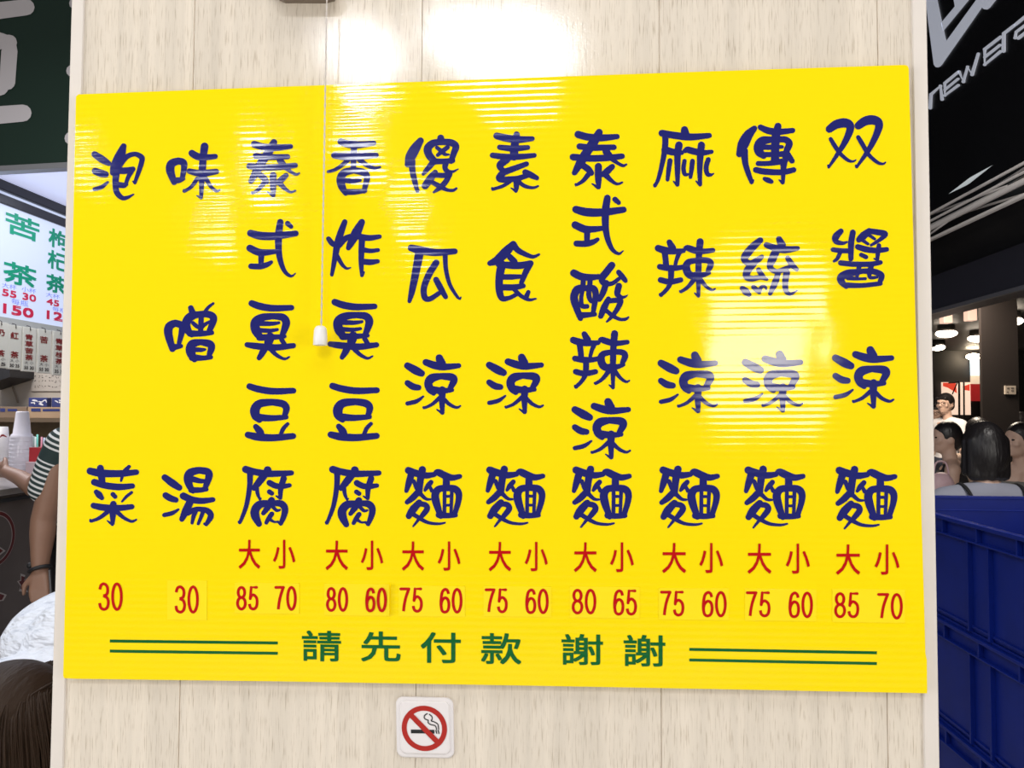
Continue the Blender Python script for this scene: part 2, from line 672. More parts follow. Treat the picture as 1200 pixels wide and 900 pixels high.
G('chuan', 840, 135, (228, 938, 82, 812), """
440,155,70 370,230,112 310,340,130 265,455,76
322,420,90 335,560,72 370,680,64 408,785,50
422,765,36 412,790,36
512,140,66 600,180,80 720,195,78 890,178,60
718,128,82 692,250,100 685,400,96 682,540,98
650,285,70 540,300,104 490,360,112 500,430,106 550,480,66
700,285,70 800,285,76 850,330,82 822,410,74 800,500,60
540,375,62 640,375,62 768,370,40
540,460,62 680,460,62 800,452,72
485,565,60 600,565,60 740,545,70 810,530,56
830,460,76 882,535,64
458,640,70 560,660,74 760,668,70 902,640,64
787,545,86 780,650,62 775,790,42
730,757,16 770,790,40
562,745,50 605,762,64 640,778,52""")
G('shuang', 945, 125, (222, 935, 100, 728), """
270,262,88 350,208,104 450,190,110 512,222,96 500,310,84 420,470,64 262,710,30
256,690,28 262,708,30
285,378,48 330,455,54 400,552,48 490,628,40 550,640,26 580,622,16
610,222,92 690,168,106 780,155,110 848,192,100 835,290,84 745,480,64 590,708,30
582,690,28 588,708,30
608,358,52 660,445,56 730,562,48 830,650,42 895,670,30 928,652,18""")
G('shi', 260, 245, (285, 898, 112, 802), """
335,282,82 450,312,96 620,316,90 865,285,70
685,152,76 665,300,86 665,480,76 690,620,64 740,735,50 810,785,34 862,752,12
770,168,62 810,205,54
328,458,84 430,505,86 520,508,74 640,495,54
462,520,72 458,650,62
342,670,68 450,672,70 530,650,62 578,622,44""")
G('zha', 360, 245, (220, 882, 112, 797), """
250,348,58 290,400,66 335,430,50
440,150,64 392,280,80 352,420,82 320,600,62 288,770,42
375,425,66 440,350,70 500,320,60
345,540,56 410,650,46 462,695,32 510,686,14
640,152,76 578,270,110 510,400,86 482,455,58
590,318,74 720,338,72 848,322,52
642,340,76 635,500,70 633,650,60 640,780,38
665,738,22 650,778,28
650,475,64 740,490,54 830,480,46
650,615,70 740,622,70 826,612,52""")
G('gua', 450, 275, (272, 912, 112, 803), """
318,155,82 420,180,96 600,208,86 830,195,68
415,212,104 380,400,94 330,650,76 298,780,46
612,328,78 530,460,80 468,620,74 478,735,72 540,752,62 640,688,56
610,528,70 660,620,74 722,728,58
717,230,60 725,400,54 770,580,48 850,715,38 888,752,26 900,732,16""")
G('shi_eat', 545, 275, (258, 882, 70, 787), """
565,108,74 480,200,112 380,295,100 292,335,64
565,112,80 620,182,70 720,235,58 800,258,44 865,232,30
525,260,72 578,315,76
390,345,72 520,358,84 650,360,84 768,335,72
430,350,104 402,500,92 402,650,86 435,745,72 520,740,52 600,700,50
770,335,66 710,440,72 660,565,56
440,495,66 540,495,66 650,490,50
430,615,74 550,618,74 682,600,58
575,640,52 660,720,48 750,762,40 830,750,22
742,672,50 715,732,62""")
G('suan', 645, 305, (228, 928, 12, 730), """
275,150,90 360,190,90 460,200,80 580,190,60
385,235,60 380,320,62
465,230,62 460,320,64
430,325,64 325,335,92 280,410,92 288,500,90 352,680,64
430,320,64 505,332,80 530,390,76 522,480,70 500,620,54
340,645,80 430,640,66 520,632,54
382,330,50 362,430,50 368,530,58 430,540,56
450,330,56 452,420,62 480,482,48 515,465,44
720,58,84 655,140,86 605,210,84 630,268,70 720,272,52 800,218,48
800,140,62 850,200,66 880,238,54
655,265,72 620,370,74 575,460,56
802,300,76 785,392,72 830,432,46 880,425,28 905,406,10
680,452,60 632,550,80 590,655,64
690,475,62 780,468,62 822,475,68 790,560,62 720,660,48 660,720,22
645,580,50 720,642,50 810,690,42 880,690,38 915,665,22""")
G('la', 745, 270, (222, 945, 90, 790), """
262,208,80 350,235,86 470,245,70 560,238,56
575,225,40 602,205,72 700,235,78 790,245,66 905,232,56
395,138,68 430,205,88
338,240,76 350,340,70 358,430,72
510,262,60 480,340,48 458,430,44
282,425,68 380,440,74 480,440,64 570,425,56
415,440,74 410,590,66 372,680,50 295,758,46
285,748,32 290,762,34
292,580,68 400,602,70 528,580,62
755,132,84 740,300,76 735,500,70 735,650,52 736,765,42
690,735,16 735,770,38
700,352,64 620,372,76 592,430,92 620,510,92 700,545,84
730,348,64 840,352,72 880,392,76 850,470,62
690,525,80 780,522,66 862,498,44
680,580,60 610,665,46 530,718,38
520,712,28 530,722,30
750,562,60 820,650,44 890,698,34 930,684,20""")
G('tong', 840, 270, (265, 980, 68, 785), """
510,115,72 420,195,92 335,300,94 330,355,74 400,388,76 480,345,74 530,308,52
430,385,90 358,475,92 352,545,80 420,565,68 510,550,56 585,570,42
490,462,60 540,540,62 580,570,38
300,678,62 340,715,86 378,752,58
430,662,56 470,700,60 498,728,44
500,705,58 530,658,40 568,660,36 580,692,20
730,102,72 762,170,98
582,170,68 680,205,80 800,225,86 948,210,54
700,230,92 650,340,96 625,430,72 700,482,60 800,450,58 860,420,40
830,322,60 880,400,72 938,458,50
720,500,62 680,620,78 625,740,50
820,490,80 803,600,74 810,700,64 860,745,44 942,705,16""")
G('jiang', 945, 260, (283, 973, 68, 790), """
405,108,64 345,175,84 350,230,66 420,250,46 475,236,26
545,122,68 525,250,72 522,430,62
312,325,56 420,338,60 530,338,56
400,350,50 362,430,46 325,460,34
735,102,62 672,160,92 617,208,72
735,105,64 840,122,70 928,142,64 860,210,46 760,272,34
730,150,44 800,200,36
650,210,44 722,258,36
602,292,66 700,322,72 820,335,66 942,322,56
850,278,56 835,400,50 832,448,40
795,430,20 830,450,30
642,385,50 700,412,52
402,480,64 550,495,64 750,495,62 868,475,54
620,500,54 612,590,60
760,512,62 745,590,70
640,582,62 500,602,92 412,645,94 412,700,84 468,760,54
640,578,62 780,580,70 880,625,72 862,705,56
470,742,68 650,745,58 868,722,54
490,655,60 600,668,38 692,665,36
600,600,50 592,650,40
735,600,56 750,652,44 830,648,34""")
G('zeng', 165, 345, (267, 900, 82, 795), """
402,335,82 335,375,100 322,460,98 370,638,76
402,335,82 480,365,86 482,430,76 448,570,54
375,620,80 470,605,52
585,158,66 610,225,78
850,105,28 800,142,38 748,205,44
680,232,74 580,262,102 530,340,104 550,420,92 598,475,60
690,230,74 800,235,82 852,275,86 832,360,76 795,440,60
575,458,78 700,460,70 832,448,56
710,230,66 700,450,62
612,335,48 650,370,52 700,395,42
815,312,30 740,360,46 710,400,40
692,558,72 610,578,100 580,635,110 592,700,104 628,762,70
692,558,72 800,578,90 828,622,86 800,710,62
605,738,90 720,745,62 818,735,56
610,645,58 700,650,52 752,645,34""")
G('chou', 260, 345, (258, 870, 66, 775), """
350,105,78 450,140,84 600,162,80 815,155,66
600,255,74 470,270,90 390,325,102 398,420,110 450,505,80
600,255,74 710,268,88 752,320,94 740,390,84 702,490,60
450,340,62 580,343,52 668,332,36
450,420,56 560,425,50 650,412,38
440,505,80 580,502,70 735,492,46
565,500,110 540,580,94
700,530,60 735,585,54
295,590,62 400,605,78 620,622,78 838,600,62
505,620,84 470,690,76 435,745,56
572,640,60 640,710,48 730,755,34 790,732,22""")
G('liang', 450, 405, (233, 908, 98, 810), """
275,235,80 370,290,98 440,325,80
275,438,70 340,480,80 405,492,68
275,678,50 380,652,50 460,596,24
490,195,78 590,230,90 700,250,82 875,235,60
648,145,88 672,212,110
660,358,74 560,382,102 520,440,98 540,510,92 580,555,64
660,358,74 790,370,92 818,412,86 770,505,62
560,518,92 690,528,72 795,520,52
682,520,90 680,650,72 685,785,48
618,748,14 680,790,40
650,612,50 560,690,40 470,730,32
462,722,26 466,734,24
700,622,50 770,690,44 850,725,34 895,706,22""")
G('dou', 260, 440, (262, 873, 88, 772), """
325,128,76 430,160,80 600,185,80 838,178,68
592,312,80 450,328,96 390,390,112 395,470,104 440,525,64
592,312,80 710,332,88 755,382,82 735,470,62
430,492,90 580,500,74 752,488,58
398,600,66 440,650,86 462,695,80
770,568,44 720,622,50 690,690,48
305,695,76 420,720,90 600,730,84 835,710,72""")
G('cai', 70, 535, (310, 935, 95, 818), """
355,170,84 480,195,90 700,200,82 898,183,66
475,135,80 490,240,84 500,310,70
812,118,42 760,172,52 735,220,42 718,285,28
405,300,80 540,340,80 700,357,78 850,345,64
428,415,60 460,448,80 492,485,56
622,442,56 648,470,54
842,420,34 780,470,36 728,528,24
395,575,70 520,598,80 700,602,74 845,588,62
628,556,76 622,650,80 620,785,46
556,752,14 615,795,40
560,648,54 460,722,44 365,758,36
358,742,26 362,760,32
675,652,55 750,717,44 840,760,34 896,740,24""")
G('tang', 160, 535, (293, 930, 120, 820), """
330,245,76 420,312,90 500,365,74
340,455,76 400,490,78 460,508,66
325,685,52 420,662,50 490,620,28
730,160,80 630,190,98 602,260,102 620,340,82 660,405,60
730,160,80 830,178,86 848,235,86 800,375,60
640,392,72 740,392,64 820,385,48
660,265,72 740,285,60 810,290,46
548,462,86 640,502,80 760,520,74 895,505,58
632,520,84 580,630,92 530,735,62
600,665,60 680,622,60 760,618,60 838,640,70 870,700,72 815,795,46
795,788,30 818,800,36
690,640,60 665,710,50 650,780,36
780,640,52 755,710,46 722,788,36""")
G('fu', 250, 535, (285, 948, 100, 822), """
635,158,92 640,182,90
378,150,86 480,178,80 650,202,80 915,192,62
430,170,74 425,350,62 385,580,54 312,772,40
302,765,34 306,778,30
600,215,86 540,292,86 478,370,66
508,360,52 520,440,44 545,500,28
562,488,14 545,505,24
658,308,72 720,340,70 790,350,66 892,338,52
825,255,74 790,370,66 785,485,46
735,462,18 780,490,34
655,412,58 685,432,56
655,545,68 545,562,94 490,625,102 492,700,100 535,790,70
680,545,62 790,552,82 838,605,80 828,690,70 790,785,52
755,765,26 785,785,36
682,512,80 640,590,76 585,665,52
690,580,46 740,630,40 782,625,26
685,672,58 650,722,56 620,775,46
660,732,44 710,765,28 760,762,24""")
G('mian', 450, 535, (240, 918, 105, 832), """
285,162,84 360,190,84 480,222,78 590,210,60
590,195,40 632,185,82 720,225,86 800,248,74 888,232,56
450,152,84 425,280,82 412,430,72
322,200,84 290,310,76 262,402,50
350,290,50 380,372,48
552,300,56 510,350,60 480,395,38
535,350,38 560,400,48
412,400,72 340,480,76 270,535,56
430,440,52 490,495,40 545,502,26
412,540,76 340,622,92 290,698,72
400,555,62 480,565,66 505,612,70 450,690,60 410,732,40 342,818,22
335,670,54 420,725,50 520,775,40 640,788,32 714,775,22
730,260,82 730,350,84
730,368,74 640,382,82 600,445,92 612,540,92 665,700,64
730,368,74 830,378,82 875,432,80 870,530,70 825,685,58
640,685,72 740,692,66 840,688,52
710,400,44 708,665,44
795,400,44 785,665,38
715,466,36 795,466,34
715,570,32 790,570,32""")


def glyph(name, dst=None):
    ox, oy, bb, st = GL[name]
    sx0, sx1, sy0, sy1 = ox + bb[0] / 10, ox + bb[1] / 10, oy + bb[2] / 10, oy + bb[3] / 10
    if dst is None:
        dst = (sx0, sx1, sy0, sy1)
    kx = (dst[1] - dst[0]) / (sx1 - sx0)
    ky = (dst[3] - dst[2]) / (sy1 - sy0)
    k = math.sqrt(kx * ky)
    fl = Flat()
    for s in st:
        pts = [(dst[0] + (ox + x / 10 - sx0) * kx, dst[2] + (oy + y / 10 - sy0) * ky, wd / 10 * k) for x, y, wd in s]
        stroke(fl, pts)
    return flat_obj('dish_character', fl.place(wall3), M_navy, board, (0, -1, 0))


for n in ('pao', 'wei', 'xiang', 'sha', 'su', 'tai', 'ma', 'chuan', 'shuang', 'shi', 'zha', 'gua', 'shi_eat', 'suan', 'la', 'tong',
          'jiang', 'zeng', 'chou', 'liang', 'dou', 'cai', 'tang', 'fu', 'mian'):
    glyph(n)
for n, d in (('tai', (288.2, 352, 162.7, 231.3)), ('shi', (669.5, 734.2, 227.8, 299)), ('la', (667.8, 739, 386.7, 456.5)),
             ('chou', (383, 444.5, 350, 421.8)), ('dou', (383.2, 445.2, 448.2, 517)), ('fu', (380.5, 447.3, 545, 617.8)),
             ('liang', (569, 637.8, 414, 485.3)), ('liang', (669.3, 739.8, 466, 538.5)), ('liang', (770.2, 842, 411.5, 484.3)),
             ('liang', (868.8, 941.8, 410.5, 483.5)), ('liang', (974.5, 1048.5, 405.3, 479)),
             ('mian', (569.3, 639.3, 545, 618.3)), ('mian', (670.3, 740.7, 545, 619)), ('mian', (772.3, 844, 545, 619.3)),
             ('mian', (872, 944.3, 545, 619.7)), ('mian', (978.8, 1052, 545.3, 620.8))):
    glyph(n, d)


ELL = lambda cx, cy, rx, ry: [(cx + rx * math.sin(2 * PI * k / 16), cy - ry * math.cos(2 * PI * k / 16)) for k in range(17)]
DIG = {'0': [ELL(.5, .5, .5, .5)], '8': [ELL(.5, .235, .42, .235), ELL(.5, .735, .5, .265)],
       '3': [[(.03, .22), (.16, .06), (.48, 0), (.82, .08), (.93, .24), (.82, .41), (.42, .47)], [(.42, .47), (.86, .55), (1, .73), (.86, .93), (.5, 1), (.13, .93), (0, .75)]],
       '5': [[(.92, 0, 0), (.22, 0, 0), (.10, .52, 0)], [(.08, .50), (.28, .38), (.55, .35), (.88, .46), (1, .67), (.87, .91), (.5, 1), (.13, .93), (0, .76)]],
       '6': [[(.95, .2), (.82, .05), (.52, 0), (.18, .12), (.02, .45), (.02, .7), (.15, .93), (.5, 1), (.87, .92), (1, .68), (.87, .45), (.5, .37), (.15, .5), (.03, .68)]],
       '7': [[(0, 0, 0), (1, 0, 0)], [(.98, 0), (.62, .38), (.42, .72), (.33, 1)]]}


def figures(body, x0, x1, y0, y1, parent, yy):
    """two narrow price figures side by side"""
    fl = Flat()
    wd = 3.3
    each = (x1 - x0) * 0.47
    for k, ch in enumerate(body):
        xa = x0 + wd / 2 if k == 0 else x1 - each + wd / 2
        W, H = each - wd, y1 - y0 - wd
        for st_ in DIG[ch]:
            pts = [(xa + p[0] * W, y0 + wd / 2 + p[1] * H, wd) for p in st_]
            stroke(fl, pts, smooth=len(st_[0]) == 2, square=ch not in '08' and len(st_[0]) == 2, sub=4)
    return flat_obj('price_figure', fl.place(lambda x, y: at_y(x, y, yy)), M_red, parent, (0, -1, 0))


def px_text(name, body, x0, x1, y0, y1, m, parent, bold=0.0, slope=0.0, yy=QY):
    xc = (x0 + x1) / 2
    bm = text_bm(body, x0, x1, y0, y1, lambda x, y: at_y(x, y + (x - xc) * slope, yy), (0, -1, 0), bold)
    return flat_obj(name, bm, m, parent, (0, -1, 0))


sizes = [((279.6, 304.9), (320, 346), 632.5, 666.5), ((381.5, 407.8), (423, 449), 633.5, 668), ((471, 497), (513, 539.5), 634.5, 668.7),
         ((572.7, 599), (615, 641.8), 635, 669.4), ((672.5, 699.4), (715, 742.7), 635.5, 670.4), ((776, 804), (819.7, 847.4), 636.3, 671.5),
         ((876, 904), (921, 949), 637, 672.3), ((979.7, 1008), (1025, 1054), 638, 673.5)]
for a, b, y0, y1 in sizes:
    px_text('size_character', '大', a[0], a[1], y0, y1, M_red, board, 0.30)
    px_text('size_character', '小', b[0], b[1], y0, y1, M_red, board, 0.30)

stickers = [  # sticker box, then the figures on it
    ((196, 242.5, 680, 726), [('30', 204.5, 233, 686, 719)]),
    ((275, 350.7, 682.6, 718.5), [('85', 276.7, 303, 686.7, 715.4), ('70', 321.5, 347.7, 686.7, 715.8)]),
    ((380, 456.5, 683.7, 720.7), [('80', 382, 408, 688, 717), ('60', 428, 453.4, 688.5, 717.5)]),
    ((467, 545, 686, 721.7), [('75', 468, 495.5, 688.5, 718), ('60', 515, 542, 689, 719)]),
    ((566.7, 646, 686.5, 722), [('75', 568, 595, 689.5, 718.7), ('60', 615.5, 643, 689.8, 719.6)]),
    ((668, 749.5, 687, 723.5), [('80', 670, 698.8, 690, 720), ('65', 718.5, 746.5, 690.8, 721.4)]),
    ((772, 854, 689, 725.8), [('75', 773.5, 802, 692.3, 722.5), ('60', 822.5, 851.6, 692.6, 723.4)]),
    ((873, 956.6, 690, 727), [('75', 874, 903, 693, 723.4), ('60', 924, 952.7, 693.3, 724.4)]),
    ((975.5, 1060.5, 690, 729), [('85', 977.6, 1007, 694, 724.4), ('70', 1028, 1058, 695, 726)])]
figures('30', 115, 143.8, 682.5, 715.8, board, QY)
SY = BY - 0.0007
for i, ((x0, x1, y0, y1), figs) in enumerate(stickers):
    bm = bmesh.new()
    sl = 0.012
    if i == 2:      # this sticker peels off the board at its right end
        cols = [(x0, 0), (x0 + 50, 0), (x1 - 3.2, 0.0001), (x1 - 1.5, 0.0012), (x1, 0.0030)]
    else:
        cols = [(x0, 0), (x1, 0)]
    top = [at_y(x, y0 + sl * (x - x0), SY - lift) for x, lift in cols]
    bot = [at_y(x, y1 + sl * (x - x0), SY - lift * 0.8) for x, lift in cols]
    th = Vector((0, 0.00065, 0))
    T = [bm.verts.new(p) for p in top]
    B = [bm.verts.new(p) for p in bot]
    T2 = [bm.verts.new(p + th) for p in top]
    B2 = [bm.verts.new(p + th) for p in bot]
    for k in range(len(T) - 1):
        bm.faces.new((T[k], T[k + 1], B[k + 1], B[k]))
        bm.faces.new((T2[k], B2[k], B2[k + 1], T2[k + 1]))
        bm.faces.new((T[k], T2[k], T2[k + 1], T[k + 1]))
        bm.faces.new((B[k], B[k + 1], B2[k + 1], B2[k]))
    bm.faces.new((T[0], B[0], B2[0], T2[0]))
    bm.faces.new((T[-1], T2[-1], B2[-1], B[-1]))
    st = obj('price_sticker', bm, M_stick, board)
    if i == 2:
        st['label'] = 'price sticker curling off the board at its right end'
    for body, a, b, c, d in figs:
        figures(body, a, b, c, d, st, SY - (0.0008 if (i == 2 and a > 420) else 0.0003))

for ch, a, b, c, d in (('請', 353.8, 399.7, 739, 775), ('先', 423, 469.5, 740, 775.5), ('付', 493, 540, 741, 777), ('款', 563.6, 611, 742, 778.4),
                       ('謝', 658, 706.7, 743, 779.3), ('謝', 730.8, 779.8, 744, 781)):
    px_text('notice_character', ch, a, b, c, d, M_green, board, 0.55, slope=0.014)
for (xa, ya, xb, yb) in ((128.7, 751.2, 325.5, 753.5), (128.7, 763, 325.5, 765.6), (807.8, 761, 1027.6, 765), (807.8, 773.4, 1027.6, 777.6)):
    fl = Flat()
    stroke(fl, [(xa, ya, 3.4), (xb, yb, 3.4)], smooth=False, square=True)
    flat_obj('rule_line', fl.place(wall3), M_green, board, (0, -1, 0))

# ------------------------------------------------------------------ no-smoking plate
plate = empty('no_smoking_sign', at_y(497, 888, 0), 'small white square no smoking plate on the wall below the menu board', 'sign')


def rrect(x0, x1, y0, y1, r, n=6):
    pts = []
    for cx, cy, a0 in ((x1 - r, y0 + r, -PI / 2), (x1 - r, y1 - r, 0), (x0 + r, y1 - r, PI / 2), (x0 + r, y0 + r, PI)):
        for k in range(n + 1):
            a = a0 + k / n * PI / 2
            pts.append((cx + r * math.cos(a), cy + r * math.sin(a)))
    return pts


def skew(p):   # the plate hangs a touch clockwise
    x, y = p
    return (x + (y - 853) * 0.02, y + (x - 497) * 0.022)


def plate_ring(bm, layers):
    """stack of rounded squares at given depths, skinned into a stepped plate"""
    rings = [[bm.verts.new(at_y(*skew(p), yy)) for p in rrect(x0, x1, y0, y1, r)] for (x0, x1, y0, y1, r, yy) in layers]
    for a, b in zip(rings, rings[1:]):
        n = len(a)
        for k in range(n):
            bm.faces.new((a[k], a[(k + 1) % n], b[(k + 1) % n], b[k]))
    bm.faces.new(rings[-1])
    bm.faces.new(rings[0][::-1])


bm = bmesh.new()
plate_ring(bm, [(465, 531.5, 817, 887.5, 9, 0.0), (464.5, 532, 816.5, 888, 9, -0.0020), (465.5, 531, 817.5, 887, 9, -0.0032), (468.5, 527.5, 821, 884, 8, -0.0036),
                (469.5, 526.5, 822, 883, 6, -0.0052), (471, 525, 823.5, 881.5, 3.5, -0.0056)])
obj('plate', bm, mat('sign_plate', (0.80, 0.76, 0.77), 0.2), plate)
NY = -0.0060
n3 = lambda x, y: at_y(*skew((x, y)), NY)
bm = bmesh.new()
cx, cy, ro, ri = 497.3, 853.6, 26.6, 20.7
N = 56
oo = [bm.verts.new(n3(cx + ro * math.cos(2 * PI * k / N), cy + ro * math.sin(2 * PI * k / N))) for k in range(N)]
ii = [bm.verts.new(n3(cx + ri * math.cos(2 * PI * k / N), cy + ri * math.sin(2 * PI * k / N))) for k in range(N)]
for k in range(N):
    bm.faces.new((oo[k], oo[(k + 1) % N], ii[(k + 1) % N], ii[k]))
M_sred = mat('sign_red', (0.42, 0.018, 0.012), 0.3)
flat_obj('prohibition_ring', bm, M_sred, plate, (0, -1, 0))
NY2 = -0.0063
n32 = lambda x, y: at_y(*skew((x, y)), NY2)
fl = Flat()
stroke(fl, [(482.0, 838.5, 6.2), (513, 870, 6.2)], smooth=False, square=True)
flat_obj('prohibition_bar', fl.place(n32), M_sred, plate, (0, -1, 0))
fl = Flat()
for x0, x1 in ((481.5, 509), (510.6, 511.9), (513.2, 514.6)):
    stroke(fl, [(x0, 857.5, 4.4), (x1, 857.2, 4.4)], smooth=False, square=True)
for pts in ([(501, 836.2), (497.8, 838.5), (497.5, 841.5), (500, 843.3), (502, 844), (502, 847), (505, 849), (510, 850.2), (511.6, 854.5)],
            [(503.5, 837), (506.3, 839.5), (506.6, 842.5), (505.5, 844.5), (509.5, 846), (513.2, 848.5), (514, 854.3)]):
    stroke(fl, [(x, y, 1.25) for x, y in pts])
flat_obj('cigarette_symbol', fl.place(n3), M_black, plate, (0, -1, 0))

# ------------------------------------------------------------------ wall fan bracket with its pull cord (only its underside reaches into view)
fan = empty('wall_fan_mount', at_y(360, 4, 0), 'brown underside of a wall fixture at the top edge with a long white pull cord', 'fixture')
bm = bmesh.new()
pts = [at_y(x, y, 0.0) for x, y in [(322, -90), (398, -90), (397, -6), (392, 1.5), (383, 4), (335, 4), (328, 1), (323, -7)]]
prism(bm, pts, (0, -0.035, 0))
obj('housing', bm, mat('fixture_brown', (0.20, 0.155, 0.12), 0.4), fan)
M_cord = mat('cord', (0.62, 0.56, 0.52), 0.7)
ptop = at_y(383, -2, -0.026)
pend = at_y(376.5, 384, -0.026)
bm = bmesh.new()
n = 150
for ph in (0, PI):       # two twisted strands
    path_tube(bm, [ptop.lerp(pend, i / n) + Vector((math.cos(i * 0.9 + ph), math.sin(i * 0.9 + ph), 0)) * 0.00052 for i in range(n + 1)], 0.00062, 6)
obj('pull_cord', bm, M_cord, fan, True)
bm = bmesh.new()
kz = at_y(376, 405, -0.026)
k0 = at_y(375.3, 404.6, -0.026)
sc = 0.00098
lathe(bm, [(0, 23.2), (2.5, 23.2), (4.8, 22.4), (6.6, 20.3), (7.4, 17.5), (8.0, 9), (8.3, 0.4), (8.0, 0), (6.6, 0), (6.2, 6), (0, 7)], (0, 0, 0))
bm.transform(Matrix.Translation(k0) @ Matrix.Scale(sc, 4))
obj('cord_knob', bm, M_white, fan, True)

# ------------------------------------------------------------------ dark stall sign at the upper left
SGY = 2.1
GX1 = at_y(150, 100, SGY).x
zb = at_y(40, 192.5, SGY).z
gsign = empty('stall_sign', (-3.2, SGY, zb), 'dark green overhead sign with pale rounded strokes at the upper left', 'sign')
SL = 0.0045   # its lower edge rises a little to the right


def sg(x, y, d=0.0):
    return at_y(x, y, SGY - d)


bm = bmesh.new()
prism(bm, [sg(-160, 203), sg(150, 186), sg(150, -140), sg(-160, -140)], (0, 0.03, 0))
obj('sign_panel', bm, mat('sign_green', (0.008, 0.026, 0.017), 0.45), gsign)
bm = bmesh.new()
prism(bm, [sg(-160, 209.5, 0.012), sg(150, 192.5, 0.012), sg(150, 186, 0.012), sg(-160, 203, 0.012)], (0, 0.045, 0))
obj('sign_edge', bm, mat('edge_metal', (0.36, 0.36, 0.38), 0.4, 0.6), gsign)
M_sgl = mat('sign_stroke', (0.60, 0.56, 0.58), 0.5)
for pts_list in ([[(-90, 20, 20), (-10, 13.5, 20), (31, 8.5, 19)], [(-70, 52, 20), (0, 48, 20), (10.5, 50, 19), (11, 60, 19), (8.5, 96, 19), (0, 102, 20), (-70, 108, 20)],
                  [(-70, 52, 20), (-72, 108, 20)], [(-100, 142, 21), (-10, 135.5, 21), (27, 132.5, 20)]],
                 [[(88, 4, 14), (120, 0, 14), (140, 0, 14)]], [[(84.5, 83, 14), (110, 82, 14), (140, 80, 14)]], [[(83, 162, 15), (110, 160, 15), (140, 158, 15)]]):
    fl = Flat()
    for p in pts_list:
        stroke(fl, p, smooth=False)
    flat_obj('sign_character', fl.place(lambda x, y: sg(x, y, 0.003)), M_sgl, gsign, (0, -1, 0))

# ------------------------------------------------------------------ drink stall on the left
SX = -2.75      # plane of the stall front, running away from the viewer


def sf(px, py, off=0.0):
    return at_x(px, py, SX + off)


stall_w = mat('stall_wall', (0.40, 0.355, 0.30), 0.7, var=0.12, vscale=5)
tag(obj('wall_stall', boxes([(-7.5, -2.62, 4.25, 4.4, 0, 2.55)]), stall_w), kind='structure')
M_soff = mat('soffit_white', (0.72, 0.76, 0.93), 0.5, emit=(0.62, 0.66, 0.95), estr=0.62)  # emission stands in for light falling on the white soffit
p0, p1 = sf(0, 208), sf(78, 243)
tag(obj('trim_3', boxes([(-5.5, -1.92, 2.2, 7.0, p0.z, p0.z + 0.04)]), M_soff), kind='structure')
bm = boxes([(-1.92, -1.80, 2.2, 7.0, p0.z - 0.03, p0.z + 0.02), (-1.79, -1.60, 2.2, 7.0, p0.z - 0.005, p0.z + 0.03), (-1.6, -1.3, 2.2, 7.0, p0.z - 0.03, p0.z + 0.02)])
tag(obj('trim_4', bm, mat('soffit_edge', (0.62, 0.60, 0.52), 0.5)), kind='structure')

ya, yb = sf(-60, 300).y, 4.2
lb = empty('menu_lightbox', (SX - 0.06, (ya + yb) / 2, sf(0, 371).z), 'backlit white drinks menu with green characters hanging over the stall counter', 'menu board')
z_top, z_bot = sf(0, 238).z, sf(0, 371).z
lbp = mat('lightbox_panel', (0.2, 0.22, 0.26), 0.4, emit=(0.66, 0.74, 1.0), estr=0.66)
obj('panel', boxes([(SX - 0.10, SX, ya, yb, z_bot, z_top)]), lbp, lb)
z1, z2 = sf(0, 222).z, sf(0, 210).z
z3 = sf(0, 227).z
M_fr = mat('frame_black', (0.012, 0.011, 0.013), 0.4)
obj('frame_bar', boxes([(SX - 0.10, SX + 0.012, ya, yb, z1, z2)], 0.004), M_fr, lb)
obj('frame_bar', boxes([(SX - 0.10, SX + 0.012, ya, yb, z_top, z3)], 0.003), M_fr, lb)
obj('gap_strip', boxes([(SX - 0.10, SX - 0.01, ya, yb, z3, z1)]), lbp, lb)
obj('lower_rail', boxes([(SX - 0.10, SX + 0.01, ya, yb, sf(0, 379).z, z_bot)]), mat('rail_grey', (0.42, 0.42, 0.40), 0.5), lb)
M_lg = mat('light_green', (0.0, 0.22, 0.12), 0.5, emit=(0.0, 0.25, 0.17), estr=0.12)
M_lr = mat('light_red', (0.40, 0.01, 0.04), 0.5, emit=(0.5, 0.02, 0.08), estr=0.3)
M_lb = mat('light_blue', (0.10, 0.13, 0.55), 0.5, emit=(0.2, 0.25, 0.8), estr=0.35)


def stall_text(body, cx, cy, wpx, hpx, m, parent, name, off=0.0025, bold=0.0, squash=1.0):
    """lettering on the stall front: centre in the photo, size there; runs along the stall"""
    c = sf(cx, cy, off)
    dy = c.y - CAM.y
    hgt = hpx / FPX * dy
    wy = sf(cx + wpx / 2, cy, off).y - sf(cx - wpx / 2, cy, off).y
    bm = text_bm(body, -wy / 2, wy / 2, -hgt / 2, hgt / 2, lambda x, y: Vector((SX + off, c.y + x, c.z - y)), (1, 0, 0), bold)
    return flat_obj(name, bm, m, parent, (1, 0, 0))


